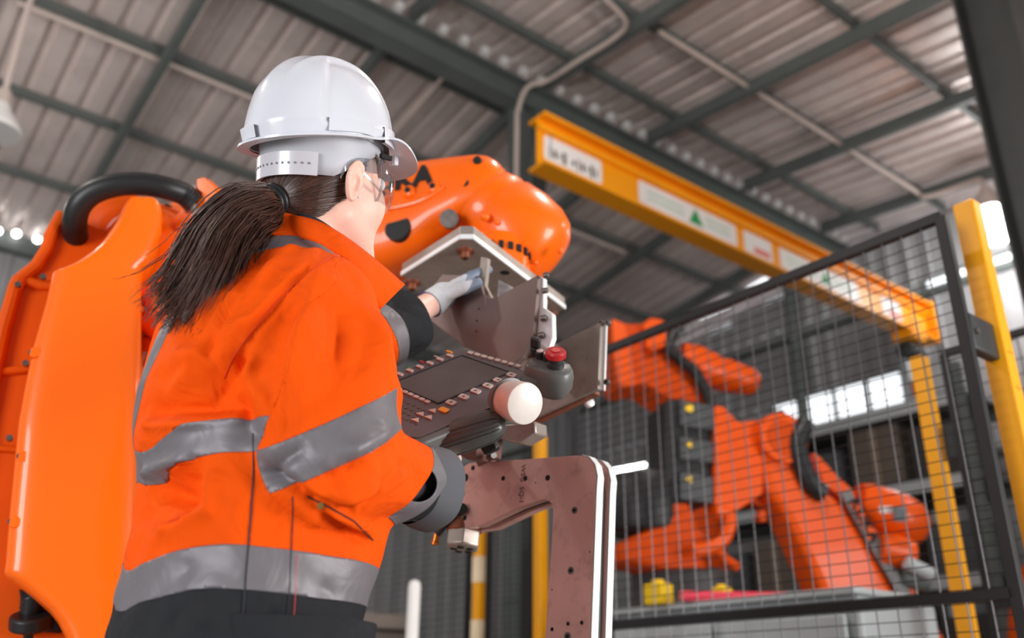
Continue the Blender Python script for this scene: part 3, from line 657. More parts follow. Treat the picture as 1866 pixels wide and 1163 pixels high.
def fence_robot():
    d = 4.5; n = unit(V(-.2, .98, 0)); k = P(1450, 900, d) @ n
    t = thing('industrial_robot', 'orange robot with grey striped arm behind the mesh', 'robot', V(*(P(1400, 1000, d+.3)[:2]), 0))
    pl = lambda pts, th, dz=0, rad=.02: plate(pts, n, k+dz, th, rad)
    arm = pl([(1384, 800), (1392, 770), (1415, 752), (1440, 752), (1462, 775), (1468, 812), (1491, 886), (1531, 909), (1577, 983), (1621, 1059), (1674, 1163), (1730, 1280), (1590, 1330), (1527, 1163), (1507, 1096), (1477, 1029), (1431, 936), (1395, 890)], .22, 0, .06)
    a = obj('link_arm', arm, M_orange_shade, t, bevel=.05, seg=4)
    obj('arm_ring', MB().lathe(on(1424, 800, n, k)-n*.03, n, [(0, .1), (.0, .13), (.06, .135), (.2, .135)], 36), M_orange_shade, a)
    obj('ring_bore', MB().cyl(on(1424, 800, n, k)-n*.034, on(1424, 800, n, k)-n*.02, .092, n=30), M_orange_shade2, a)
    obj('hose_loop', MB().tube(spline([on(x, y, n, k-.02) for x, y in ((1468, 770), (1452, 810), (1462, 850), (1480, 885), (1500, 900))], 6), .05, 14), M_black, t)
    rt = pl([(1480, 822), (1496, 835), (1530, 872), (1555, 893), (1600, 975), (1650, 1050), (1730, 1180), (1700, 1200), (1600, 1000), (1531, 905), (1500, 880)], .12, .1, .02)
    obj('arm_rib', rt, M_orange_shade, t, bevel=.015)
    st = pl([(1532, 898), (1550, 890), (1560, 915), (1600, 975), (1640, 1050), (1710, 1163), (1690, 1175), (1625, 1060), (1580, 985)], .02, -.012, .005)
    s_ = obj('grey_stripe', st, mat('stripe_grey', srgb(112, 112, 112), .5), t)
    pt = pl([(1548, 915), (1560, 912), (1604, 978), (1584, 985)], .004, -.016, 0)
    obj('name_patch', pt, M_orange_shade, s_)
    q0 = on(1575, 948, n, k-.019); xd = unit(on(1594, 985, n, k)-on(1556, 912, n, k)); yd = unit(on(1595, 935, n, k)-on(1560, 958, n, k)); yd = unit(yd-xd*(yd@xd))
    obj('brand_lettering', text_mb('KUKA', q0, xd, yd, .085, .001, bold=.003), M_dark, s_)
    hd = MB().lathe(on(1560, 915, n, k+.12), P(1660, 955, d)-P(1560, 915, d), [(0, .1), (.05, .12), (.15, .13), (.24, .135), (.32, .12), (.37, .08), (.385, .03), (.387, 0)], 32)
    h = obj('wrist_motor', hd, M_orange_shade, t, ang=50)
    obj('motor_label', MB().box(P(1640, 937, d-.09), (RT, DN, FW), (.03, .035, .012)), mat('label_grey', srgb(110, 112, 114), .4), h)
    obj('motor_label_white', MB().box(P(1614, 929, d-.06), (RT, DN, FW), (.03, .014, .012)), M_white, h)
    obj('lower_motor', MB().lathe(P(1600, 1000, d), P(1660, 1010, d)-P(1600, 1000, d), [(0, .08), (.1, .085), (.17, .07), (.18, 0)], 28), M_orange_shade, t)
    obj('air_cylinder', MB().cyl(P(1650, 1025, d-.1), P(1698, 1048, d-.1), .035, n=20), M_cab, t, bevel=.01)
    obj('cylinder_bracket', MB().cyl(P(1640, 1050, d-.05), P(1690, 1062, d-.05), .05, n=20), M_frame, t, bevel=.01)
    # body and carousel
    obj('shoulder_plate', pl([(1303, 738), (1320, 742), (1345, 770), (1388, 765), (1390, 900), (1345, 930), (1303, 930)], .1, .02, .015), M_orange_shade, t, bevel=.012)
    obj('shoulder_gusset', pl([(1318, 780), (1380, 790), (1395, 880), (1430, 940), (1330, 900)], .1, .1, .02), M_orange_shade2, t, bevel=.01)
    obj('lower_gusset', pl([(1384, 930), (1396, 930), (1396, 952), (1384, 949)], .05, .05), M_orange_shade2, t)
    # valve boxes with warning stickers
    bx = pl([(1215, 728), (1240, 726), (1303, 738), (1303, 905), (1290, 920), (1235, 915), (1212, 900)], .3, .06, .012)
    vb = obj('valve_box', bx, M_black, t, bevel=.012)
    for i, (y0, y1) in enumerate(((726, 778), (792, 838), (856, 912))):
        obj('valve_cover', pl([(1240, y0+4), (1302, y0+14), (1302, y1+6), (1240, y1-2)], .03, .035, .006), mat('cover_grey', srgb(74, 76, 78), .4), vb, bevel=.006)
        c = on(1256, y0+18, n, k+.03); obj('warning_sticker', MB().lathe(c-n*.004, n, [(0, .022), (.006, .022)], 3 if i else 12), mat('warning_yellow', srgb(255, 205, 40), .4), vb)
    sp = MB()
    for i in range(8): sp.box(on(1209, 742+i*22, n, k+.2), (RT, DN, FW), (.022, .012, .06))
    obj('side_fitting', sp, M_black, vb)
    obj('black_drum', MB().lathe(on(1170, 880, n, k+.25), ZZ, [(-.26, .2), (-.24, .21), (.0, .21), (.02, .2)], 36), M_black, t)
    # dark cable loop and lower orange casting
    obj('turntable', casting(dense([(918, 1225, 1258, .1), (940, 1222, 1272, .2), (965, 1175, 1285, .3), (985, 1135, 1320, .36), (1005, 1132, 1330, .36), (1020, 1135, 1310, .36), (1034, 1180, 1300, .3)], 4), n, k+.05, .3, 3.5), M_orange_shade2, t, ang=50)
    obj('guard_ring', MB().tube(spline([on(x, y, n, k-.02) for x, y in ((1302, 932), (1325, 935), (1330, 955), (1318, 985), (1290, 1000), (1262, 1004))], 6), .032, 12), M_orange_shade, t)
    obj('foot_bracket', MB().tube(spline([on(x, y, n, k-.02) for x, y in ((1296, 990), (1318, 1015), (1345, 1035))], 6), .022, 10), M_orange_shade2, t)
    fc = on(1240, 1040, n, k+.35); obj('base_drum', MB().lathe(V(fc[0], fc[1], 0), ZZ, [(0, .32), (.1, .32), (.12, .26), (.9, .26), (fc[2]-.02, .25), (fc[2], .2)], 36), mat('base_grey', srgb(70, 68, 68), .5), t)
    return t
fence_robot()
def upper_robot():
    d = 5.4; n = unit(V(-.2, .98, 0)); k = P(1240, 660, d) @ n
    t = thing('industrial_robot', 'orange robot upper arm pointing right above the valve boxes', 'robot', V(*(P(1170, 660, d+.4)[:2]), 0))
    pl = lambda pts, th, dz=0, rad=.02: plate(pts, n, k+dz, th, rad)
    obj('elbow_body', pl([(1115, 582), (1140, 590), (1172, 590), (1185, 578), (1212, 582), (1224, 612), (1240, 650), (1290, 690), (1300, 730), (1285, 745), (1210, 722), (1180, 700), (1130, 704), (1118, 640)], .3, 0, .04), M_orange_shade2, t, bevel=.04, seg=3)
    obj('elbow_flange', pl([(1115, 580), (1140, 590), (1150, 640), (1160, 702), (1128, 704), (1118, 640)], .06, -.05, .02), M_orange_shade, t, bevel=.01)
    obj('elbow_cap', pl([(1172, 588), (1188, 578), (1212, 584), (1218, 630), (1180, 640)], .06, -.06, .03), M_orange_shade, t, bevel=.015)
    obj('cable_hose', MB().tube(spline([on(x, y, n, k-.05) for x, y in ((1232, 600), (1222, 620), (1222, 640), (1245, 660), (1268, 680), (1290, 720), (1296, 745))], 6), .035, 12), M_black, t)
    ar = MB().lathe(on(1236, 662, n, k+.12), P(1372, 690, d)-P(1236, 655, d), [(0, .13), (.1, .14), (.2, .12), (.26, .1), (.32, .105), (.4, .09), (.46, .085), (.5, .06), (.515, .0)], 32)
    obj('forearm', ar, M_orange_shade, t, ang=50)
    obj('red_patch', pl([(1272, 688), (1288, 682), (1299, 716), (1282, 722)], .01, -.02, .004), mat('red_patch', srgb(235, 70, 50), .4), t)
    q = P(1258, 680, d+.5); obj('column', MB().lathe(V(q[0], q[1], 0), ZZ, [(0, .3), (.1, .3), (.12, .16), (q[2]-.25, .13), (q[2]+.02, .12)], 32), M_orange_shade2, t)
upper_robot()
def far_robot():
    q = P(1850, 1060, 6.2); t = thing('industrial_robot', 'dim orange robot base low at the right edge', 'robot', V(q[0], q[1], 0))
    obj('base', MB().lathe(V(q[0], q[1], 0), ZZ, [(0, .4), (.3, .38), (.34, .3), (.7, .28), (.75, .33), (1.0, .3), (1.1, .2)], 28), M_orange2, t)
    obj('arm', MB().tube([V(q[0], q[1], 1.0), V(q[0]+.1, q[1], 1.5), V(q[0]+.25, q[1], 1.7)], [.16, .13, .1], 20), M_orange2, t)
far_robot()
# ------------------------------------------------------------------ gripper on the big robot
def gripper():
    zf = 1.70                                    # underside of the adapter plate
    A, B_, Bb, C_ = on(731, 503, ZZ, zf), on(838, 436, ZZ, zf), on(862, 436, ZZ, zf), on(1030, 564, ZZ, zf)
    Bm = (B_+Bb)/2; D_ = A+C_-Bm
    t = thing('robot_gripper', 'steel gripper tool bolted under the orange robot wrist', 'gripper', V(Bm[0], Bm[1], zf))
    pts = [A+unit(D_-A)*.0, B_, Bb, C_, D_]
    ap = obj('adapter_plate', MB().prism(pts, ZZ, .034), M_steel, t, bevel=.0025)
    # bright chamfer strip along the near lower edge
    ch = MB()
    for a, b in ((A, B_), (B_, Bb), (Bb, C_)): ch.bar(a+ZZ*.006+unit(a-Bm)*0, b+ZZ*.006, .004, .011)
    obj('plate_chamfer', ch, M_steel_br, ap)
    for i, (x, y) in enumerate(((848, 458), (752, 516), (1003, 573))):
        q = on(x, y, ZZ, zf)
        bo = obj('mounting_bolt', MB().lathe(q, -ZZ, [(0, .017), (.004, .017), (.005, .011), (.018, .011), (.019, .009)], 20), M_rust, t)
        obj('washer', MB().lathe(q+ZZ*.001, -ZZ, [(0, .021), (.003, .021)], 24), M_rust, bo)
        obj('socket', MB().cyl(q-ZZ*.016, q-ZZ*.0196, .0055, n=6), M_dark, bo)
    q = on(920, 497, ZZ, zf); obj('bolt_hole', MB().cyl(q-ZZ*.0006, q+ZZ*.004, .012, n=18), M_dark, t)
    n1 = unit(V(.62, .785, 0))
    # front side plate, hangs below the adapter
    k1 = P(975, 560, 1.80) @ n1; th = .014
    p1 = [(758, 560), (806, 500), (872, 503), (880, 535), (893, 544), (905, 541), (980, 501), (971, 617), (951, 652), (900, 690), (843, 629), (789, 588)]
    fp = obj('side_plate', plate(p1, n1, k1, th), M_steel_dk, t, bevel=.0012, ang=25)
    pn = MB()
    for x, y in ((873, 563), (869, 585), (868, 604)): q = on(x, y, n1, k1); pn.cyl(q-n1*.0008, q+n1*.002, .0022, n=8)
    obj('pin_hole', pn, M_dark, fp)
    # upright rib between the plates with sloping bright edge
    rb = [on(x, y, n1, k1+.012) for x, y in ((876, 468), (888, 470), (883, 520), (898, 548), (884, 549), (870, 520))]
    obj('rib_plate', MB().prism(rb, n1, .012), M_steel, t, bevel=.001)
    cb = [on(x, y, n1, k1+.09) for x, y in ((908, 510), (940, 527), (915, 545), (905, 548))]
    obj('corner_block', MB().prism(cb, n1, .02), M_steel_br, t, bevel=.001)
    # bright end strips with socket screws
    def strip(pts, k, lab, th=.012):
        return obj(lab, plate(pts, n1, k, th), M_steel_br, t, bevel=.0012)
    e1 = [on(x, y, n1, k1+.0145) for x, y in ((980, 502), (990, 506), (990, 560), (1006, 571), (1007, 615), (999, 637), (971, 618))]
    sp = obj('end_block', MB().prism(e1, n1, .014), M_steel_br, t, bevel=.0015)
    for x, y in ((990, 503), (988, 531), (985, 581), (981, 612)):
        q = on(x, y, n1, k1+.006); rx = unit(V(.93, -.3, .1))
        s_ = obj('cap_screw', MB().cyl(q, q+rx*.012, .0062, n=16), M_bolt, t, bevel=.001); obj('socket', MB().cyl(q+rx*.010, q+rx*.0124, .003, n=6), M_dark, s_)
    # rear side plate
    k2 = P(1090, 650, 1.98) @ n1
    p2 = [(985, 640), (1094, 588), (1090, 709), (970, 764), (940, 740), (950, 660)]
    f2 = obj('side_plate', plate(p2, n1, k2, .014), M_steel, t, bevel=.0012)
    e2 = [on(x, y, n1, k2+.0145) for x, y in ((1094, 588), (1105, 590), (1101, 712), (1090, 709))]
    e2o = obj('end_block', MB().prism(e2, n1, .006), M_steel_br, t, bevel=.001)
    hh = MB()
    for x, y in ((1098, 612), (1098, 624), (1096, 676), (1095, 690)): q = on(x, y, n1, k2+.0145); hh.cyl(q-n1*.0008, q+n1*.003, .0028, n=10)
    obj('pin_hole', hh, M_dark, e2o)
    for x, y in ((1098, 590), (1110, 590), (1108, 698)):
        q = on(x, y, n1, k2+.012); s_ = obj('cap_screw', MB().cyl(q, q-n1*.01, .0068, n=16), M_bolt, t, bevel=.001); obj('socket', MB().cyl(q-n1*.009, q-n1*.0104, .0032, n=6), M_dark, s_)
    obj('edge_bar', MB().bar(on(1088, 714, n1, k2+.02), on(968, 772, n1, k2+.02), .02, .014), M_rust, t, bevel=.001)
    # cross bar that joins both plates and carries them
    obj('cross_bar', MB().bar(on(930, 620, n1, k1+.012), on(1010, 650, n1, k2+.002), .05, .04), M_steel_dk, t, bevel=.003)
    obj('hanger', MB().bar(on(965, 585, n1, k1+.03), on(975, 545, n1, k1+.05), .05, .03), M_steel, t, bevel=.003)
    obj('lower_wedge', plate([(968, 640), (996, 640), (990, 655), (960, 652)], n1, k1+.02, .03), M_rust, t, bevel=.002)
    obj('dowel', MB().lathe(on(1072, 736, n1, k2+.05), V(.3, -.95, 0), [(0, .010), (.012, .010), (.013, .008)], 18), M_steel_br, t)
gripper()

# ------------------------------------------------------------------ steel C frame
NC = unit(V(.66, .75, 0)); KC = P(1080, 1000, 1.60) @ NC
def c_frame():
    b = on(1040, 1160, NC, KC)
    t = thing('weld_gun_frame', 'bronze-grey steel C frame of two bolted plates', 'tool frame', V(b[0], b[1], .0))
    out = [(855, 844), (1055, 830), (1072, 834), (1083, 848), (1087, 868), (1085, 894), (1080, 1030), (1075, 1163), (1060, 1500), (982, 1500), (993, 1163), (1005, 987), (1008, 930), (1005, 917), (995, 911), (985, 911), (946, 925), (878, 958), (818, 968), (826, 930), (832, 858)]
    f0 = [on(x, y, NC, KC) for x, y in out]; th, gap = .020, .021
    fr = obj('front_plate', MB().prism(f0, NC, th), M_copper, t, bevel=.0012, ang=22)
    rim = MB()          # right edge strips of both plates, side light painted in near-white
    o2 = [on(x, y, NC, KC) for x, y in ((1060, 829.5), (1072.5, 833), (1083.8, 847), (1088, 868), (1086, 894), (1081, 1030), (1076, 1163), (1061, 1500))]
    sh = unit(o2[-2]-o2[-3])
    for off, nm in ((0, 'front_lit_rim'), (th+gap, 'rear_lit_rim')):
        mb = MB()
        for a, c in zip(o2[:-1], o2[1:]):
            d = unit(c-a); nn = unit(np.cross(NC, d)); nn = nn if nn @ RT > 0 else -nn
            mb.hexa([a+NC*(off+.0005), c+NC*(off+.0005), c+nn*.0018+NC*(off+.0005), a+nn*.0018+NC*(off+.0005), a+NC*(off+th-.0005), c+NC*(off+th-.0005), c+nn*.0018+NC*(off+th-.0005), a+nn*.0018+NC*(off+th-.0005)])
        obj(nm, mb, M_steel_br, t)
    obj('rear_plate', MB().prism([q+NC*(th+gap) for q in f0], NC, th), M_copper, t, bevel=.0012, ang=22)
    inn = [(862, 850), (1052, 838), (1066, 843), (1076, 856), (1079, 890), (1070, 1163), (1056, 1500), (988, 1500), (999, 1163), (1010, 985), (1013, 930), (1008, 913), (990, 905), (950, 918), (870, 952), (832, 955), (840, 870)]
    obj('spacer_core', MB().prism([on(x, y, NC, KC)+NC*(th-.001) for x, y in inn], NC, gap+.002), M_frame_dk, t)
    def hole(x, y, r, bolt=False):
        q = on(x, y, NC, KC)
        if bolt:
            s_ = obj('socket_screw', MB().cyl(q-NC*.0006, q+NC*.002, r, n=20), M_bolt, t); obj('socket', MB().cyl(q-NC*.0012, q+NC*.001, r*.55, n=6), M_dark, s_)
        else: obj('drilled_hole', MB().cyl(q-NC*.0006, q+NC*.002, r, n=20), M_dark, t)
    for x, y, r in ((848, 871, .0085), (842, 860, .0055), (862, 853, .005), (843, 901, .005), (917, 872, .0048), (957, 872, .0052), (998, 871, .0056), (1006, 1147, .0034), (1035, 1137, .0034), (1060, 1135, .0034), (847, 944, .0052), (1075, 1006, .0012), (1006, 1075, .0012), (976, 880, .0012)): hole(x, y, r)
    for x, y, r in ((1047, 930, .0066), (1040, 1040, .0068), (1034, 1160, .0072)): hole(x, y, r, True)
    # engraved number running down the arm
    xd = unit(on(950, 925, NC, KC)-on(956, 840, NC, KC)); yd = unit(on(1000, 836, NC, KC)-on(900, 843, NC, KC)); yd = unit(yd-xd*(yd@xd))
    obj('engraving', text_mb('WSG  SQ-1', on(951.5, 882, NC, KC)-NC*.0003, xd, yd, .0155, .0003), mat('engraving', srgb(104, 70, 64), .6), t)
    # hexagon electrode holder with base collar
    hc = on(846, 962, NC, KC+.025); a = unit(V(-.06, -.12, -1))
    obj('collar', MB().lathe(hc+a*-.01, a, [(0, .034), (.018, .036), (.022, .032)], 28), M_rust, t)
    hx = obj('hex_nut', MB().lathe(hc+a*.010, a, [(0, .037), (.03, .037), (.034, .033), (.036, .02)], 6), M_steel, t, bevel=.002)
    for i in range(5):
        X, Y, _ = frame(a); q = hc+a*.0445+(X*math.cos(i*1.257)+Y*math.sin(i*1.257))*.017
        obj('nut_hole', MB().cyl(q, q+a*.0022, .0075, n=14), M_dark, hx)
    # bent cable with copper tip at the left end
    cp = [on(x, y, NC, KC-.012) for x, y in ((842, 926), (832, 934), (822, 943), (808, 958), (797, 972))]
    cb = obj('bent_cable', MB().tube(spline(cp, 5), .0085, 14), mat('brown_cable', srgb(52, 36, 30), .5), t)
    obj('copper_tip', MB().lathe(on(796, 972, NC, KC-.012), on(791, 996, NC, KC-.012)-on(796, 972, NC, KC-.012), [(0, .0065), (.016, .0068), (.017, .0085), (.023, .008), (.025, .004)], 18), mat('copper', srgb(190, 110, 50), .3, metal=.9), cb)
    obj('cable_gland', MB().cyl(on(842, 927, NC, KC-.016), on(838, 930, NC, KC+.002), .011, n=18), M_blackp, cb)
    # hidden stand below the picture
    q = on(1020, 1500, NC, KC); obj('stand', MB().box(V(q[0], q[1], q[2]/2)+NC*.025, (unit(np.cross(ZZ, NC)), NC, ZZ), (.09, .06, q[2]/2)), M_frame_dk, t, bevel=.005)
c_frame()
# small clamp parts between pendant and C frame
def clamp_parts():
    d = 1.78; q = P(860, 815, d); t = thing('tool_clamp', 'brown drilled clamp block with steel jaw under the pendant', 'clamp', q)
    n = unit(V(.5, .86, .1)); k = q @ n
    bk = obj('drilled_block', plate([(836, 798), (862, 786), (872, 808), (866, 838), (852, 838), (826, 822)], n, k, .05), mat('brown_block', srgb(120, 86, 78), .5, metal=.3), t, bevel=.002)
    for x, y in ((847, 803), (858, 806), (845, 812), (857, 819)): c = on(x, y, n, k); obj('drilled_hole', MB().cyl(c-n*.0006, c+n*.002, .0026, n=10), M_dark, bk)
    obj('jaw', plate([(796, 800), (850, 786), (842, 806), (815, 818)], n, k+.02, .02), M_steel_br, t, bevel=.002)
    obj('arm', plate([(905, 775), (975, 768), (976, 790), (945, 808), (915, 802), (903, 792)], n, k+.03, .05), M_steel, t, bevel=.003)
    obj('arm_foot', plate([(866, 800), (905, 790), (900, 835), (868, 838)], n, k+.04, .03), mat('brown_block', srgb(1, 1, 1)), t, bevel=.003)
    obj('pin', MB().cyl(on(900, 830, n, k), on(900, 830, n, k+.03), .006, n=14), M_steel_br, t)
    obj('link_to_frame', MB().bar(on(880, 825, n, k+.06), on(890, 850, NC, KC+.03), .03, .03), M_steel_dk, t)
clamp_parts()
# ------------------------------------------------------------------ teach pendant
def pendant():
    # panel corners as seen, on a plane tilted towards the worker
    dA, dB, dC, dD = 1.60, 1.62, 1.50, 1.46
    far_l, far_r, near_r = P(836, 634, 1.66), P(962, 676, 1.58), P(908, 748, 1.46)
    X = unit(far_r-far_l)                       # towards the emergency stop
    yv = near_r-far_r; Y = unit(yv-X*(yv@X))    # towards the worker's right hand
    N = np.cross(X, Y); N = N if N[2] > 0 else -N
    k = far_l @ N; Pn = lambda x, y, h=0: on(x, y, N, k)+N*h
    t = thing('teach_pendant', 'dark grey robot teach pendant with screen, keys and red emergency stop', 'pendant', Pn(820, 740, -.03))
    M_p = mat('pendant_grey', srgb(92, 92, 90), .42, var=.05, coat=.1); M_face = mat('pendant_face', srgb(92, 82, 86), .4, var=.05)
    body = [Pn(*q) for q in ((836, 632), (850, 632), (966, 676), (966, 690), (915, 745), (905, 752), (770, 806), (745, 806), (640, 748), (628, 730), (700, 690))]
    obj('housing', MB().prism(rounded(body, .012), -N, .032), M_p, t, bevel=.006, seg=3)
    face = [Pn(*q, .0008) for q in ((838, 637), (960, 680), (905, 740), (760, 800), (735, 795), (640, 742), (700, 694))]
    obj('face_panel', MB().prism(rounded(face, .008), N, .001), M_face, t)
    scr = [Pn(*q, .002) for q in ((841, 651), (926, 679), (926, 684), (799, 736), (716, 702))]
    sc = obj('screen', MB().prism(scr, N, .0006), mat('screen_off', srgb(78, 68, 68), .3, var=.15, scale=20, coat=.2), t)
    bz = MB()
    L_ = [Pn(*q, .002) for q in ((842, 650), (929, 680.5), (799, 738), (713, 701))]
    for a, b in zip(L_, L_[1:]+L_[:1]): bz.bar(a, b, .002, .003, N)
    obj('screen_frame', bz, M_blackp, t)
    M_key = mat('key_beige', srgb(198, 178, 170), .5); M_or = mat('key_orange', srgb(240, 160, 40), .4)
    def key(x, y, w, h, m=M_key, rot=0, mark=True):
        c = Pn(x, y, .0018); a = X*math.cos(rot)+Y*math.sin(rot); b = -X*math.sin(rot)+Y*math.cos(rot)
        q = rounded([c-a*w-b*h, c+a*w-b*h, c+a*w+b*h, c-a*w+b*h], min(w, h)*.5, 3)
        o = obj('key', MB().prism(q, N, .0022), m, t)
        return o
    inkm = mat('key_ink', srgb(90, 74, 72), .5)
    # top row along the far edge
    for i in range(8): f = i/7; key(857+(944-857)*f, 645.5+(669.5-645.5)*f, .0052, .0042)
    # left edge column (towards far left)
    for i in range(8):
        f = i/7; key(820-(820-692)*f, 650.5+(698-650.5)*f, .0068, .0038)
    lab = [(819, 644, M_or, .0068), (795, 653, mat('key_grey', srgb(150, 150, 146), .5), .005), (769, 662, mat('key_red', srgb(170, 40, 50), .4), .005), (745, 673, mat('key_green', srgb(60, 120, 70), .4), .004), (720, 683, mat('key_green', srgb(1, 1, 1)), .004)]
    for x, y, m_, w in lab: key(x, y, w, .0022, m_)
    # near edge: larger keys with symbols
    for i, (x, y) in enumerate(((932, 686), (908, 696), (889, 705.5), (867, 715.5), (845, 726), (822, 736.5))):
        o = key(x, y, .0086, .0062)
        c = Pn(x, y, .0042); obj('symbol', MB().box(c+X*.001, (X, Y, N), (.0008, .0022, .0003)).box(c-X*.0012, (unit(X+Y), unit(Y-X), N), (.0006, .0022, .0003)), inkm, o)
    key(809, 750, .0085, .006, M_or)
    for x, y in ((790, 751), (768, 757), (783, 763), (759, 768)): 
        c = Pn(x, y, .0018); obj('arrow_key', MB().prism(rounded([c-X*.008+Y*.0048, c+X*.008+Y*.0048, c-Y*.006], .001, 2), N, .0022), M_key, t)
    # key rows at the lower left
    for r in range(1): 
        for i in range(7): f = i/6; key(718+(779-718)*f, 708+(735-708)*f, .0048, .0036)
    small = MB()
    for r in range(1, 5):
        for i in range(8):
            f = i/7; c = Pn(712+(776-712)*f-r*4, 712+(741-712)*f+r*8.5, .0018); small.box(c, (X, Y, N), (.0024, .0018, .0008))
    o = obj('small_key', small, mat('key_dim', srgb(96, 82, 82), .5), t); o['kind'] = 'stuff'
    # control pod with emergency stop
    pc = Pn(1000, 676, -.012); ax = unit(N*.97+V(0, 0, .1))
    pod = [(-.036, .018), (-.034, .024), (-.02, .0295), (.0, .031), (.012, .0295), (.018, .027), (.019, .0)]
    q0 = P(1000, 682, 1.56)
    rings = []
    for h, r in pod:
        c = q0+N*h; ring = []
        for a in np.arange(40)*2*PI/40:
            sx, sy = math.cos(a), math.sin(a); ring.append(c+X*r*1.45*np.sign(sx)*abs(sx)**.75*(1 if sx > 0 else 1.0)+Y*r*1.0*np.sign(sy)*abs(sy)**.85)
        rings.append(ring)
    po = obj('control_pod', MB().loft(rings), M_p, t, ang=60)
    obj('pod_neck', MB().bar(Pn(940, 690, -.014), q0-N*.004, .04, .026, N), M_p, t, bevel=.008, seg=3)
    es = q0+N*.018+X*.012-Y*.002
    obj('stop_collar', MB().lathe(es, N, [(0, .0155), (.008, .0145), (.009, .013), (.022, .0125)], 28), M_blackp, po)
    eb = obj('emergency_stop', MB().lathe(es+N*.018, N, [(0, .0165), (.002, .0178), (.010, .0178), (.0125, .016), (.0128, .0)], 32), mat('stop_red', srgb(176, 28, 34), .4), po)
    obj('stop_ring', MB().lathe(es+N*.0309, N, [(0, .006), (.0006, .0075), (.0012, .0075), (.0013, 0)], 24), mat('stop_red_light', srgb(206, 80, 78), .4), eb)
    for dx, hh, r in ((-.012, .014, .0075), (-.027, .014, .0075)):
        c = q0+N*.016+X*dx-Y*.012; b = obj('push_button', MB().lathe(c, N, [(0, r), (hh, r), (hh+.002, r*.8)], 20), M_blackp, po)
        obj('button_cap', MB().lathe(c+N*(hh-.001), N, [(0, r*.8), (.004, r*.8), (.0045, r*.6)], 18), M_key, b)
    c = q0+N*.014+X*-.040-Y*.018
    ks = obj('key_switch', MB().lathe(c, N, [(0, .009), (.018, .009), (.019, .008)], 20), M_blackp, po)
    obj('switch_key', MB().box(c+N*.028, (X, Y, N), (.0095, .0045, .010)), M_blackp, ks, bevel=.003)
    # space mouse knob
    kc = P(952, 735, 1.40); kb = P(925, 727, 1.46); ka = unit(kc-kb)
    ka = unit(unit(EYE-kc)*.83+RT*.54+DN*.12); kc = P(958, 736, 1.40)
    obj('mouse_mount', MB().lathe(kc-ka*.075, ka, [(0, .024), (.02, .034), (.026, .036), (.03, .036), (.031, .032)], 32), M_p, t)
    kn = obj('jog_knob', MB().lathe(kc-ka*.048, ka, [(0, .032), (.001, .0325), (.044, .0335), (.047, .0325), (.048, .030), (.0482, 0)], 44), mat('knob_ivory', srgb(218, 208, 200), .35, var=.04, scale=50, coat=.2), t)
    # grip bulge on the near side
    g0, g1 = P(762, 806, 1.43), P(914, 757, 1.42); gx = unit(g1-g0); Lg = np.linalg.norm(g1-g0); gy = unit(N-gx*(N@gx)); gz = np.cross(gx, gy)
    R_ = [(-.02, .008), (.0, .016), (.08, .022), (.3, .026), (.6, .026), (.85, .024), (.95, .019), (1.0, .011), (1.015, .003)]
    rings = []
    for s_, r in R_:
        c = g0+gx*Lg*s_-gy*.012; rings.append([c+gy*r*math.cos(a)+gz*r*1.25*math.sin(a) for a in np.arange(32)*2*PI/32])
    go = obj('grip', MB().loft(rings), mat('grip_rubber', srgb(70, 70, 68), .35, coat=.1), t, ang=60)
    rb = MB()
    for a in (2.35, 2.6, 2.85, 3.1, 3.35, -2.6): 
        line = []
        for s_, r in R_[2:7]:
            for sg in (1, -1):
                pass
            c = g0+gx*Lg*s_-gy*.012; d = gy*math.cos(a)+gz*1.25*math.sin(a); d = d if gz @ FW < 0 else gy*math.cos(a)-gz*1.25*math.sin(a)
            dc = unit(EYE-c); ph = math.atan2(dc@gz/1.25, dc@gy)+(a-2.85)*.9
            line.append(c+gy*r*1.01*math.cos(ph)+gz*r*1.26*math.sin(ph))
        rb.tube(spline(line, 4), .0013, 6)
    obj('grip_rib', rb, mat('grip_rubber', srgb(1, 1, 1)), go)
    # enabling switch hanging below
    n = unit(V(.3, .9, .2)); q = P(885, 805, 1.5)
    obj('enabling_switch', plate([(862, 794), (890, 784), (906, 815), (903, 820), (882, 830)], n, q @ n, .02), M_black, t, bevel=.003)
    obj('under_case', MB().prism([Pn(*q_, -.03) for q_ in ((830, 700), (930, 700), (905, 755), (800, 790), (760, 770))], -N, .02), M_p, t, bevel=.008)
    return X, Y, N
PX, PY, PN = pendant()
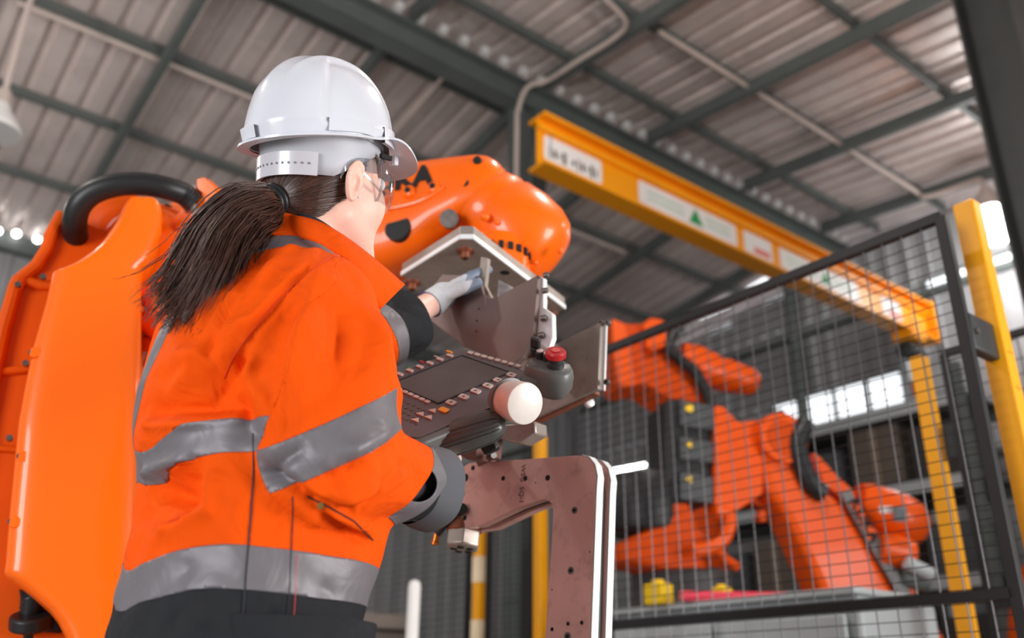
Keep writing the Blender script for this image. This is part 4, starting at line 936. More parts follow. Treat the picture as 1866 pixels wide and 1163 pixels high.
# ------------------------------------------------------------------ the worker
# signed-distance modelling: shapes are blended and turned into a mesh on a fine grid
def nets(sdf, lo, hi, h, nb=14, fudge=1.7):
    lo = np.asarray(lo, float); dims = np.ceil((np.asarray(hi)-lo)/(h*nb)).astype(int)
    bi = np.stack(np.meshgrid(*[np.arange(d) for d in dims], indexing='ij'), -1).reshape(-1, 3)
    cen = lo+(bi+.5)*nb*h; act = np.abs(sdf(cen)) < nb*h*.87*fudge; bi = bi[act]
    g = np.stack(np.meshgrid(*[np.arange(nb+1)]*3, indexing='ij'), -1); G = dims*nb+2
    K, VT, QD = [], [], []; key = lambda c: (c[..., 0]*G[1]+c[..., 1])*G[2]+c[..., 2]
    corners = np.array([(i, j, k) for i in (0, 1) for j in (0, 1) for k in (0, 1)])
    for b in bi:
        o = b*nb; ds = sdf((lo+(g.reshape(-1, 3)+o)*h)).reshape(nb+1, nb+1, nb+1)
        s_ = ds < 0
        if s_.all() or not s_.any(): continue
        c8 = np.stack([ds[i:nb+i, j:nb+j, k:nb+k] for i, j, k in corners], -1); m8 = c8 < 0; mix = m8.any(-1) & ~m8.all(-1)
        idx = np.argwhere(mix); d8 = c8[mix]
        acc = np.zeros((len(idx), 3)); cnt = np.zeros((len(idx), 1))
        for a in range(8):
            for bb in range(a+1, 8):
                if np.abs(corners[a]-corners[bb]).sum() != 1: continue
                cr = (d8[:, a] < 0) != (d8[:, bb] < 0); t = np.where(cr, d8[:, a]/np.where(cr, d8[:, a]-d8[:, bb], 1), 0)[:, None]
                acc += np.where(cr[:, None], corners[a]*(1-t)+corners[bb]*t, 0); cnt += cr[:, None]
        VT.append(lo+(idx+o+acc/cnt)*h); K.append(key(idx+o))
        for ax in range(3):
            e = np.zeros(3, int); e[ax] = 1
            A = ds[:nb, :nb, :nb]; Bv = ds[e[0]:nb+e[0], e[1]:nb+e[1], e[2]:nb+e[2]]
            ed = np.argwhere((A < 0) != (Bv < 0)); inside = (A < 0)[tuple(ed.T)]; ed = ed+o
            a1 = np.zeros(3, int); a1[(ax+1) % 3] = 1; a2 = np.zeros(3, int); a2[(ax+2) % 3] = 1
            q = np.stack([key(ed), key(ed-a1), key(ed-a1-a2), key(ed-a2)], -1); q[~inside] = q[~inside][:, ::-1]; QD.append(q)
    K = np.concatenate(K); VT = np.concatenate(VT); QD = np.concatenate(QD); od = np.argsort(K); K = K[od]; VT = VT[od]
    p = np.clip(np.searchsorted(K, QD), 0, len(K)-1); ok = (K[p] == QD).all(1); return VT, p[ok]
def smin(a, b, k): h = np.clip(.5+.5*(b-a)/k, 0, 1); return b*(1-h)+a*h-k*h*(1-h)
def smax(a, b, k): return -smin(-a, -b, k)
def capsule(p, a, b, r0, r1=None):
    a, b = np.asarray(a, float), np.asarray(b, float); r1 = r0 if r1 is None else r1
    d = b-a; t = np.clip((p-a)@d/(d@d), 0, 1); return np.linalg.norm(p-a-t[:, None]*d, axis=1)-(r0+(r1-r0)*t)
def ellip(p, c, r, R=None):
    q = p-np.asarray(c, float)
    if R is not None: q = q@R
    r = np.asarray(r, float); k0 = np.linalg.norm(q/r, axis=1); k1 = np.linalg.norm(q/(r*r), axis=1); return k0*(k0-1)/np.maximum(k1, 1e-9)
def tri(q): return np.concatenate([q[:, [0, 1, 2]], q[:, [0, 2, 3]]])
def vnormals(v, f):
    n = np.zeros((len(v), 3)); fn = np.cross(v[f[:, 1]]-v[f[:, 0]], v[f[:, 2]]-v[f[:, 0]])
    for i in range(3): np.add.at(n, f[:, i], fn)
    return n/np.maximum(np.linalg.norm(n, axis=1, keepdims=True), 1e-12)
def half(v, f, c):                # keep where column c of the vertex table is >= 0
    s_ = v[:, c] >= 0; m_ = s_[f]; n = m_.sum(1); F = [f[n == 3]]; extra = []; cache = {}
    def cut(i, j):
        kk = (i, j) if i < j else (j, i)
        if kk not in cache:
            t = v[i, c]/(v[i, c]-v[j, c]); cache[kk] = len(v)+len(extra); extra.append(v[i]*(1-t)+v[j]*t)
        return cache[kk]
    out = []
    for tr, mm in zip(f[(n == 1) | (n == 2)].tolist(), m_[(n == 1) | (n == 2)].tolist()):
        if sum(mm) == 1:
            i = mm.index(True); a, b, d = tr[i], tr[(i+1) % 3], tr[(i+2) % 3]; out.append((a, cut(a, b), cut(a, d)))
        else:
            i = mm.index(False); a, b, d = tr[i], tr[(i+1) % 3], tr[(i+2) % 3]; x, y = cut(a, b), cut(a, d); out += [(x, b, d), (x, d, y)]
    if extra: v = np.concatenate([v, np.array(extra)])
    if out: F.append(np.array(out))
    f = np.concatenate(F); us, inv = np.unique(f, return_inverse=True); return v[us], inv.reshape(f.shape)
def raw_obj(name, v, f, mat_, parent, smooth=True, off=0):
    o0 = origin(parent); v = np.asarray(v)[:, :3]
    if off: v = v+vnormals(v, np.asarray(f)[:, :3])*off
    me = bpy.data.meshes.new(name); me.from_pydata((v-o0).tolist(), [], np.asarray(f).tolist())
    if smooth: me.polygons.foreach_set('use_smooth', [True]*len(me.polygons))
    return mesh_obj(name, me, mat_, parent)
def march(sdf, x, y, d0=.7, d1=2.6):
    d = d0; r = ray(x, y); L_ = np.linalg.norm(r)
    for _ in range(160):
        s_ = float(sdf((EYE+r*d)[None])[0])
        if s_ < .0004: break
        d += .6*s_/L_
        if d > d1: return None
    return d

# frames
AX = V(-.345, 1.25, 0)                                  # body axis on the floor
FB = unit(V(.766, .643, 0)); RB = V(FB[1], -FB[0], 0)   # facing, right hand side
def bd(r, f, z): return AX+RB*r+FB*f+ZZ*z
yaw = math.radians(42); HF0 = V(math.sin(yaw), math.cos(yaw), 0); HR = V(HF0[1], -HF0[0], 0)
hp = math.radians(12); rl_ = math.radians(12); HF = unit(HF0*math.cos(hp)+ZZ*math.sin(hp)); HU0 = np.cross(HR, HF); HU0 = HU0 if HU0[2] > 0 else -HU0
HU = HU0*math.cos(rl_)+HR*math.sin(rl_); HR = unit(HR*math.cos(rl_)-HU0*math.sin(rl_))
HC = P(645, 330, 1.40)-HR*.076
HM = np.stack([HF, -HR, HU], 1)                        # columns: forward, left, up
def hd(x, y, z): return HC+HF*x-HR*y+HU*z
def tohead(p): return (p-HC)@HM

SR, SL = bd(.150, .005, 1.262), bd(-.16, .01, 1.275)
ER = P(588, 862, 1.14); WRr = P(776, 886, 1.31)
HL = P(815, 535, 1.93); CLf = P(738, 590, 1.74)
EL = SL+(CLf-SL)*.5-ZZ*.05
pers = thing('person', 'worker in orange hi-vis jacket, white helmet and clear glasses touching the gripper', 'person', V(AX[0], AX[1], 0))

# ---- skin
def ear(q, side):
    e = q-V(-.004, side*.079, -.002); c_, s_ = math.cos(.22), math.sin(.22)
    x = e[:, 0]*c_-e[:, 2]*s_; z = e[:, 0]*s_+e[:, 2]*c_; y = e[:, 1]*side
    y = y-.35*np.maximum(-x, 0)                        # flares outwards towards the back
    w = np.where(z > 0, 1, 1-.28*np.clip(-z/.03, 0, 1)); b = np.stack([x/w, y, z], 1)
    d = ellip(b, (0, 0, 0), (.019, .0075, .032))
    rim = np.abs(np.sqrt((b[:, 0]/.0165)**2+(b[:, 2]/.0295)**2)-1)*.018
    rr = np.sqrt(rim**2+(b[:, 1]-.005)**2)-.0034; rr = np.where(b[:, 0] > .012, rr+.01, rr)
    d = smin(d, rr, .003)
    con = ellip(b, (.001, .008, -.004), (.0095, .007, .015)); d = smax(d, -con, .003)
    return d
def head_sdf(p):
    q = tohead(p); qa = q.copy(); qa[:, 1] = np.abs(qa[:, 1])
    d = ellip(q, (-.005, 0, .048), (.090, .073, .084))
    d = smin(d, ellip(q, (.04, 0, -.025), (.062, .060, .085)), .03)
    d = smin(d, capsule(qa, (.002, .052, -.05), (.07, .018, -.098), .019, .017), .028)
    d = smin(d, ellip(qa, (.056, .036, -.022), (.034, .028, .034)), .02)
    d = smin(d, ellip(q, (.086, 0, -.104), (.018, .02, .015)), .018)
    d = smin(d, capsule(q, (.098, 0, .03), (.117, 0, -.016), .006, .0105), .010)
    d = smin(d, capsule(qa, (.103, 0, -.05), (.092, .02, -.054), .006, .004), .006)
    d = smin(d, capsule(qa, (.101, 0, -.064), (.091, .017, -.06), .0065, .004), .006)
    d = smax(d, -ellip(qa, (.108, .032, .02), (.016, .017, .011)), .012)
    for s_ in (1, -1): d = smin(d, ear(q, s_), .006)
    return d
NKa, NKb = hd(-.022, 0, -.05), bd(0, -.005, 1.28)
def fingers(wr, dirv, palm_n, side, curl, sc=1.0):
    """hand parts: wrist spot, direction of the fingers, palm normal (towards the touched face)"""
    d = unit(dirv); n = unit(palm_n-d*(palm_n@d)); s_ = np.cross(n, d)*side; out = []
    kn = wr+d*.085*sc
    out.append((wr, wr+d*.03*sc, .026*sc, .027*sc, 'p'))
    for i, (off, ln, r) in enumerate(((.031, .072, .0088), (.0105, .08, .0092), (-.0105, .074, .0088), (-.031, .058, .0078))):
        b0 = wr+d*.03*sc+s_*off*.75*sc; k0 = kn+s_*off*sc+d*(-.004*abs(off)/.03)*sc; out.append((b0, k0, .0125*sc, .0105*sc, 'p'))
        c0 = k0; ang = 0; dd = unit(d+s_*off*1.2)
        for j, fr in enumerate((.45, .32, .23)):
            ang += curl[j]; v_ = dd*math.cos(ang)+n*math.sin(ang); c1 = c0+v_*ln*fr*sc; out.append((c0, c1, r*sc*(1-.06*j), r*sc*(1-.06*(j+1)), 'f%d' % i)); c0 = c1
    t0 = wr+d*.022*sc+s_*.028*sc; t1 = t0+unit(d*.6+s_*.8+n*.2)*.04*sc; t2 = t1+unit(d*.9+s_*.35+n*.25)*.032*sc
    out.append((t0, t1, .0135*sc, .0115*sc, 'f9')); out.append((t1, t2, .0115*sc, .009*sc, 'f9'))
    return out
LHD = P(868, 489, 1.985)-P(796, 545, 1.90)
LH = fingers(P(790, 551, 1.90), LHD, V(.62, .785, 0)*.8-ZZ*.2+RT*.3, 1, (.10, .12, .1), .98)
RH = fingers(P(800, 872, 1.37), P(792, 790, 1.56)-P(800, 872, 1.37), V(0, -.6, .8), 1, (.25, .5, .4), .95)
def hand_sdf(p, parts, k=.006):
    g = {}
    for a, b, r0, r1, nm in parts:
        c = capsule(p, a, b, r0, r1); g[nm] = c if nm not in g else smin(g[nm], c, .012 if nm == 'p' else .004)
    d = g['p']
    for nm in g:
        if nm != 'p': d = smin(d, g[nm], .005)
    return d
def body_sdf(p):
    d = head_sdf(p)
    d = smin(d, capsule(p, NKa, NKb, .05, .056), .035)
    d = smin(d, capsule(p, bd(-.11, 0, 1.235), bd(.10, 0, 1.235), .04), .05)
    d = smin(d, capsule(p, bd(0, 0, 1.2), bd(0, 0, .98), .09, .09), .05)
    d = smin(d, smin(capsule(p, SR-ZZ*.03, ER, .04, .038), capsule(p, ER, WRr, .037, .026), .02), .03)
    d = smin(d, smin(capsule(p, SL, EL, .045, .038), capsule(p, EL, P(793, 549, 1.90), .038, .0245), .02), .04)
    d = smin(d, hand_sdf(p, RH), .012); d = smin(d, hand_sdf(p, LH), .012)
    return d
M_skin = mat('skin', srgb(232, 186, 168), .48, var=.03, scale=30, sss=.12, bump=.03, bscale=500)
vb, qb = nets(body_sdf, (-.62, .95, .88), (.06, 2.14, 1.72), .0032)
# glove on the raised left hand, blended out of the same body surface
fb_ = tri(qb); gl_dir = unit(LHD); glf = (vb-P(783, 555, 1.888))@gl_dir; near = np.linalg.norm(vb-P(830, 520, 1.94), axis=1) < .19
glf = np.where(near, glf, -1.0)
tab = np.concatenate([vb, glf[:, None], -glf[:, None]], 1)
v1, f1 = half(tab, fb_, 4); body = raw_obj('body', v1, f1, M_skin, pers)
v2, f2 = half(tab, fb_, 3)
gtab = np.concatenate([v2[:, :3]+vnormals(v2[:, :3], f2)*.0016, np.zeros((len(v2), 2))], 1)
gz = (gtab[:, :3]-P(830, 520, 1.94))@unit(V(.62, .785, 0)*.9-ZZ*.35+RT*.25)
gtab[:, 3] = gz+.001; gtab[:, 4] = -gz-.001
M_knit = mat('glove_knit', srgb(206, 206, 210), .85, var=.08, scale=120, bump=.6, bscale=900, sheen=.3); M_coat = mat('glove_coating', srgb(120, 132, 150), .5, var=.1, scale=40, bump=.3, bscale=300)
ga, gf = half(gtab, f2, 4); glove = raw_obj('glove', ga, gf, M_knit, pers)
ga, gf = half(gtab, f2, 3); raw_obj('palm_coating', ga, gf, M_coat, glove, off=.0006)
w0_ = P(783, 555, 1.888); obj('glove_hem', MB().tube([w0_+.0285*(frame(gl_dir)[0]*math.cos(a)+frame(gl_dir)[1]*math.sin(a)) for a in np.linspace(0, 2*PI, 33)], .0022, 8), mat('glove_hem', srgb(70, 58, 100), .8), glove)
# eyes, earring
for s_ in (1, -1):
    e = obj('eye', MB().sphere(hd(.086, s_*.032, .019), .0118, n=18), mat('eye_white', srgb(235, 230, 226), .2), pers)
    obj('iris', MB().sphere(hd(.0935, s_*.032, .019), (.0055,)*3, n=14), mat('iris_brown', srgb(60, 36, 22), .2), e)
obj('earring', MB().sphere(hd(.004, -.085, -.026), .0022, n=12), M_steel_br, pers)

# ---- jacket
def torso_sdf(p):
    q = p-AX; r = q@RB; f = q@FB; z = q[:, 2]
    zs = [.62, .75, .87, .95, 1.02, 1.08, 1.15, 1.24, 1.31, 1.37, 1.43]
    a_ = np.interp(z, zs, [.178, .18, .184, .190, .196, .200, .205, .185, .13, .08, .05])
    b_ = np.interp(z, zs, [.125, .132, .144, .154, .159, .168, .168, .150, .115, .08, .05])
    c_ = np.interp(z, zs, [-.040, -.030, -.012, .002, .008, .0, -.006, -.016, -.018, -.016, -.01])
    e = 2.4; k = (np.abs(r/a_)**e+np.abs((f-c_)/b_)**e+1e-12)**(1/e)
    d = (k-1)*np.minimum(a_, b_)*.92
    return smax(smax(d, z-1.45, .03), .60-z, .01)
def sleeveR_sdf(p):
    top = SR-RB*.015-ZZ*.005
    d = capsule(p, top, SR+(ER-SR)*.45, .064, .082)
    d = smin(d, capsule(p, SR+(ER-SR)*.42, ER+V(0, 0, .015), .083, .086), .03)
    d = smin(d, capsule(p, ER+V(0, 0, .015), WRr, .084, .05), .035)
    return d
def sleeveL_sdf(p):
    d = smin(capsule(p, SL, EL, .082, .075), capsule(p, EL, CLf, .075, .058), .03); return d
def yoke_sdf(p):
    d = capsule(p, bd(-.12, -.005, 1.262), bd(.12, -.005, 1.262), .066, .066)
    return smin(d, capsule(p, bd(-.02, .0, 1.325), bd(.02, .0, 1.325), .066, .066), .04)
def trunk_sdf(p): return smin(torso_sdf(p), yoke_sdf(p), .05)
def jacket_sdf(p):
    d = smin(trunk_sdf(p), sleeveR_sdf(p), .010)
    return smin(d, sleeveL_sdf(p), .03)
vj, qj = nets(jacket_sdf, (-.72, .86, .58), (.04, 1.90, 1.52), .0042)
fj = tri(qj); nj = vnormals(vj, fj)
# folds: (sight points along the fold, width, depth), valleys negative
FOLDS = [
    # sleeve: long ridge from the shoulder, hollow to its right, second ridge by the front edge
    ([(600, 468), (572, 540), (548, 620), (528, 700), (512, 770)], .030, .016), ([(612, 520), (618, 600), (610, 680), (600, 740)], .034, -.020),
    ([(655, 480), (682, 560), (698, 640), (708, 700)], .018, .009), ([(560, 520), (510, 600), (468, 680), (470, 740)], .024, -.009), ([(640, 700), (670, 640), (668, 560)], .014, -.006),
    ([(606, 464), (560, 498), (500, 556), (448, 620), (410, 690)], .006, -.005), ([(590, 462), (548, 490), (490, 548), (440, 606)], .010, .005),
    # armpit bunching
    ([(408, 690), (432, 660), (446, 618)], .012, -.012), ([(430, 700), (452, 655), (470, 640)], .010, .010), ([(412, 705), (440, 742), (470, 776)], .014, -.020), ([(448, 680), (470, 740), (500, 800)], .014, .010),
    ([(390, 690), (372, 640), (392, 590)], .009, -.005), ([(398, 660), (420, 610), (455, 570)], .007, .005), ([(380, 640), (405, 590), (440, 548)], .006, -.004),
    # back above the waist band
    ([(330, 668), (380, 700), (440, 750)], .034, -.032), ([(262, 774), (340, 770), (455, 760)], .008, .010), ([(268, 752), (350, 742), (446, 738)], .014, -.014), ([(300, 650), (355, 640), (405, 690)], .016, .008), ([(290, 720), (330, 690), (350, 660)], .014, .007),
    # hollow below it
    ([(262, 884), (310, 902), (372, 922)], .022, -.022), ([(300, 878), (345, 866), (374, 900)], .018, -.012), ([(258, 866), (310, 848), (352, 836)], .010, .010), ([(362, 845), (386, 890), (382, 930), (330, 956), (280, 962)], .016, .014), ([(246, 936), (290, 946), (350, 944)], .012, -.008), ([(420, 960), (440, 900), (452, 840)], .018, .006), ([(480, 900), (500, 950), (495, 990)], .018, -.006),
    # below the forearm and the pocket flap
    ([(470, 852), (530, 888), (585, 918), (650, 936)], .009, -.014), ([(545, 905), (600, 950), (680, 988)], .008, -.009), ([(600, 928), (650, 955), (682, 983)], .008, .009), ([(560, 990), (575, 950), (560, 925)], .018, .006),
    # elbow and forearm
    ([(484, 876), (522, 832), (566, 806)], .010, -.007), ([(560, 892), (640, 856), (726, 806)], .014, -.010), ([(596, 914), (676, 892), (742, 852)], .012, .010), ([(650, 930), (694, 884), (742, 836)], .009, -.009), ([(738, 778), (696, 818), (644, 876)], .014, .009), ([(520, 872), (560, 900), (620, 916)], .012, .008), ([(610, 840), (660, 812), (712, 780)], .012, .007),
    # skirt
    ([(300, 1090), (330, 1163)], .02, -.010), ([(370, 1085), (400, 1163)], .02, .009), ([(500, 1095), (505, 1163)], .012, -.009), ([(560, 1100), (550, 1163)], .016, .009), ([(330, 1005), (345, 1070)], .016, -.006), ([(600, 1040), (590, 1110)], .018, -.006),
    # shoulder and yoke
    ([(545, 450), (480, 500), (425, 570), (390, 640)], .012, .007), ([(505, 455), (440, 530), (390, 610)], .012, -.006), ([(600, 440), (570, 470), (520, 505)], .010, -.004),
]
disp = np.zeros(len(vj))
for pts, wd_, am in FOLDS:
    c3 = []
    for x, y in pts:
        d_ = march(jacket_sdf, x, y)
        if d_ is not None: c3.append(P(x, y, d_))
    if len(c3) < 2: continue
    best = np.full(len(vj), 9.); sel = np.linalg.norm(vj-np.mean(c3, 0), axis=1) < .35; vs = vj[sel]
    along = np.full(len(vs), 9.)
    for i, (a, b) in enumerate(zip(c3[:-1], c3[1:])): along = np.minimum(along, capsule(vs, a, b, 0.))
    ends = np.minimum(np.linalg.norm(vs-c3[0], axis=1), np.linalg.norm(vs-c3[-1], axis=1))
    fade = np.clip(ends/(2.2*wd_), .15, 1)
    disp[sel] += 1.5*am*fade*(.6*np.exp(-(along/wd_)**2)+.4*np.exp(-(np.sqrt(along**2+.002**2)-.002)/(.7*wd_)))
w_ = vj*V(1, 1, 1); rip = np.sin(w_@V(31, 17, 52)+2.3*np.sin(w_@V(13, -22, 9)))*np.sin(w_@V(-19, 40, 23)+1.7*np.sin(w_@V(21, 8, -17)))
disp += .002*rip
vj = vj+nj*disp[:, None]
dT, dS, dL = trunk_sdf(vj), sleeveR_sdf(vj), sleeveL_sdf(vj)
qx = vj-AX; rr_, ff_, zz_ = qx@RB, qx@FB, qx[:, 2]
zf = zz_+.006*np.sin(rr_*22+1)*np.clip((ff_*-8), 0, 1)+.010*np.exp(-((rr_+.03)/.05)**2)*(ff_ < 0)
# arm fields
cR = P(600, 815, 1.06); mR = unit(.37*RT+.93*DN+.05*FW); sR = (vj-cR)@mR
aF = unit(WRr-ER); tF = (vj-ER)@aF; LF = np.linalg.norm(WRr-ER)
aL = unit(CLf-EL); tL = (vj-EL)@aL; LL = np.linalg.norm(CLf-EL)
upF = unit(ZZ-aF*(aF@ZZ)); hr_ = unit(ray(764, 882))
cols = dict(sR=dT-dS-.002, sL=dT-dL-.002, z=zf, band=sR, fore=tF/LF, fs=tF/LF-4.2*((vj-ER)@upF), hole=np.minimum(np.linalg.norm((vj-EYE)-np.outer((vj-EYE)@hr_, hr_), axis=1)-.024, 1), lt=tL/LL, br=rr_-(-.02+.75*(zz_-1.2)), f=ff_)
names = list(cols); TB = np.concatenate([vj, np.stack([cols[k_] for k_ in names], 1), np.zeros((len(vj), 1))], 1); CI = {k_: 3+i for i, k_ in enumerate(names)}; TMP = TB.shape[1]-1
def keep(tb, f, col, lo=None, hi=None):
    for sgn, lim in ((1, lo), (-1, hi)):
        if lim is None: continue
        tb = tb.copy(); tb[:, TMP] = sgn*(tb[:, CI[col]]-lim); tb, f = half(tb, f, TMP)
    return tb, f
M_hv = mat('hi_vis_orange_cloth', (.80, .080, .001), .8, var=.03, scale=14, bump=.25, bscale=900, spec=.12, crumple=.55)
M_ref = mat('reflective_tape', srgb(112, 107, 111), .5, var=.05, scale=20, metal=.2, bump=.1, bscale=700, crumple=.3)
M_navy = mat('charcoal_cloth', srgb(34, 35, 38), .8, var=.1, scale=14, bump=.3, bscale=900, spec=.25, crumple=.5)
M_lin = mat('dark_lining', srgb(40, 38, 46), .8, var=.1)
# trunk
tk, tf_ = keep(TB, fj, 'sR', None, 0); tk, tf_ = keep(tk, tf_, 'sL', None, 0)
def brace_split(tb, f):
    a = keep(tb, f, 'br', -.024, .024); b = keep(*a, 'f', None, .05); c = keep(*a, 'f', .05, None)
    return b, [keep(tb, f, 'br', None, -.024), keep(tb, f, 'br', .024, None), c]
up = keep(tk, tf_, 'z', 1.064, None); brc, rest = brace_split(*up)
def merge(ls):
    v_, f_, o_ = [], [], 0
    for a, b in ls:
        if len(b): v_.append(a); f_.append(b+o_); o_ += len(a)
    return np.concatenate(v_), np.concatenate(f_)
mid = keep(tk, tf_, 'z', .912, 1.022)
jk = raw_obj('jacket', *merge(rest+[mid]), M_hv, pers)
raw_obj('shoulder_brace', *brc, M_ref, jk, off=.0007)
raw_obj('reflective_band', *keep(tk, tf_, 'z', 1.022, 1.064), M_ref, jk, off=.0007)
raw_obj('reflective_band', *keep(tk, tf_, 'z', .863, .912), M_ref, jk, off=.0007)
low = keep(tk, tf_, 'z', .66, .863); raw_obj('hem_panel', *low, M_navy, jk)
# right sleeve
sv = keep(TB, fj, 'sR', 0, None); sv = keep(*sv, 'fore', None, 1.02)
upper = keep(*sv, 'band', None, -.026); lower = keep(*sv, 'band', .026, None)
raw_obj('sleeve', *merge([upper, keep(*lower, 'fs', None, .66)]), M_hv, jk)
raw_obj('sleeve_band', *keep(*sv, 'band', -.026, .026), M_ref, jk, off=.0007)
raw_obj('sleeve_band', *keep(*keep(*lower, 'fs', .66, .92), 'hole', 0, None), M_ref, jk, off=.0007)
raw_obj('cuff', *keep(*keep(*lower, 'fs', .92, None), 'hole', 0, None), M_navy, jk)
obj('inner_sleeve', MB().tube([ER+aF*LF*s_ for s_ in (.3, .6, .85, 1.02)], [.045, .042, .04, .036], 24), M_lin, jk)
# left sleeve, reaching for the gripper
sl = keep(TB, fj, 'sL', 0, None); sl = keep(*sl, 'lt', None, 1.0)
raw_obj('sleeve', *keep(*sl, 'lt', None, .55), M_hv, jk); raw_obj('sleeve_band', *keep(*sl, 'lt', .55, .72), M_ref, jk, off=.0007); raw_obj('cuff', *keep(*sl, 'lt', .72, 1.0), M_navy, jk)
for o in [c for c in jk.children]+[jk]:
    md = o.modifiers.new('s', 'SOLIDIFY'); md.thickness = .0016; md.offset = -1

# turned-back cuffs with an open dark mouth
def cuff_ring(c, a, r, ln, flare, nm, tilt=V(0, 0, 0), sq=1.0, mat_=None):
    a = unit(a+tilt); X, Y, _ = frame(a); rings = []
    for s_, k in ((0, 1.0), (.35, 1.0+flare*.6), (.8, 1+flare), (1.0, 1+flare), (1.03, .93+flare), (.9, .88+flare), (.3, .84+flare*.5)):
        rings.append([c+a*ln*s_+r*k*(X*math.cos(t)*sq*(1+.04*math.sin(3*t+1))+Y*math.sin(t)*(1+.03*math.sin(4*t))) for t in np.arange(40)*2*PI/40])
    return obj(nm, MB().loft(rings, True, False, False), mat_ or M_navy, jk, ang=60)
cuff_ring(WRr-aF*.028, aF, .055, .045, .10, 'turned_cuff', V(.0, -.1, -.1), mat_=mat('cuff_facing', srgb(84, 85, 90), .75, var=.08, bump=.3, bscale=900))
cuff_ring(CLf-aL*.045, aL, .058, .055, .10, 'turned_cuff')
# collar
def strip(name, top, bot, mat_, th=.0045, n=7, off=0):
    a = spline([P(*q) for q in top], n); b = spline([P(*q) for q in bot], n); k = 6; rows = []
    for i in range(k+1):
        t = i/k; rows.append([p_*(1-t)+q_*t+unit(EYE-p_)*(.006*math.sin(PI*t)+off) for p_, q_ in zip(a, b)])
    mb = MB(); mb.loft(rows, False, False, False); o = obj(name, mb, mat_, jk, ang=70)
    md = o.modifiers.new('s', 'SOLIDIFY'); md.thickness = th; md.offset = 0; return o
def jd(x, y, dz=-.004):
    d_ = march(jacket_sdf, x, y); return (x, y, (d_ or 1.35)+dz)
strip('collar', [(478, 412, 1.40), (505, 397, 1.385), (535, 394, 1.355), (578, 404, 1.32), (622, 428, 1.30), (668, 462, 1.30), (706, 493, 1.325), (736, 519, 1.36)],
      [(470, 452, 1.39), (500, 440, 1.365), (540, 434, 1.325), (586, 446, 1.285), (630, 474, 1.262), (660, 512, 1.265), (678, 546, 1.285), (691, 563, 1.305)], M_hv)
strip('collar_lining', [(500, 392, 1.40), (535, 388, 1.375), (575, 398, 1.345), (610, 420, 1.33)], [(500, 402, 1.40), (535, 400, 1.37), (575, 410, 1.34), (610, 430, 1.325)], M_lin, .003)
# storm flap along the front edge
strip('front_flap', [(690, 562, 1.32), (697, 600, 1.33), (706, 640, 1.33), (712, 690, 1.31)], [(668, 560, 1.285), (690, 620, 1.27), (700, 660, 1.26), (706, 700, 1.25)], M_hv, .004)
# seams: thin dark piping lines laid on the cloth
def seam(pts, r, mat_, nm='seam'):
    q = [P(x, y, (march(jacket_def, x, y) or 1.2)-.0004) for x, y in pts]; return obj(nm, MB().tube(spline(q, 6), r, 6), mat_, jk)
from mathutils.bvhtree import BVHTree
bv = BVHTree.FromPolygons([Vector(q) for q in vj], fj.tolist())
def hit(x, y, lift=.0006):
    r = ray(x, y); h_ = bv.ray_cast(Vector(EYE), Vector(r).normalized()); return np.array(h_[0])-unit(r)*lift if h_[0] is not None else None
def seam(pts, r, mat_, nm='seam', n=10):
    dn = []
    for (x0, y0), (x1, y1) in zip(pts[:-1], pts[1:]):
        for t in np.arange(n)/n: dn.append((x0+(x1-x0)*t, y0+(y1-y0)*t))
    q = [hit(x, y) for x, y in dn+[pts[-1]]]; q = [a for a in q if a is not None]
    return obj(nm, MB().tube(q, r, 6), mat_, jk)
M_seam = mat('seam_shadow', srgb(70, 34, 22), .8); M_st = mat('red_stitch', srgb(190, 60, 70), .7)
seam([(461, 790), (462, 860), (458, 930), (452, 1000), (446, 1075), (440, 1163)], .0011, M_lin)
seam([(533, 905), (533, 960), (530, 1010), (527, 1085), (522, 1163)], .0007, M_lin)
seam([(541, 1010), (538, 1090), (533, 1163)], .0005, M_st)
seam([(604, 468), (570, 490), (535, 520), (490, 566), (452, 612), (425, 650), (408, 690)], .0009, mat('orange_stitch', srgb(214, 60, 0), .8))
seam([(600, 430), (615, 455), (606, 468)], .0007, MATS['orange_stitch'])
seam([(560, 905), (600, 925), (645, 950), (680, 985)], .0012, M_seam)
h0 = hit(584, 922, .001)
if h0 is not None: obj('snap_button', MB().lathe(h0, unit(EYE-h0), [(0, .0045), (.0015, .004), (.002, 0)], 16), mat('brass', srgb(190, 150, 90), .3, metal=.9), jk)

# ---- trousers and boots (below the picture)
tr = MB()
for s_ in (-1, 1):
    rings = []
    for z, f, r in ((.84, 0, .12), (.7, .0, .11), (.48, .02, .085), (.3, .0, .08), (.08, -.01, .075)):
        rings.append([bd(s_*.095+math.cos(a)*r, f+math.sin(a)*r, z) for a in np.arange(24)*2*PI/24])
    obj('trouser_leg', MB().loft(rings), M_navy, pers, ang=60)
    bt = MB(); rings = []
    for f, h, w in ((-.1, .06, .03), (-.085, .11, .042), (0, .12, .045), (.08, .08, .048), (.14, .06, .045), (.165, .035, .02)):
        rings.append([bd(s_*.095+math.cos(a)*w, f, .005+h/2+math.sin(a)*h/2) for a in np.arange(20)*2*PI/20])
    obj('boot', bt.loft(rings), M_black, pers, ang=60)
obj('trouser_seat', MB().loft([[bd(math.cos(a)*r, math.sin(a)*r*.75, z) for a in np.arange(28)*2*PI/28] for z, r in ((.70, .15), (.8, .18), (.95, .17))]), M_navy, pers, ang=60)
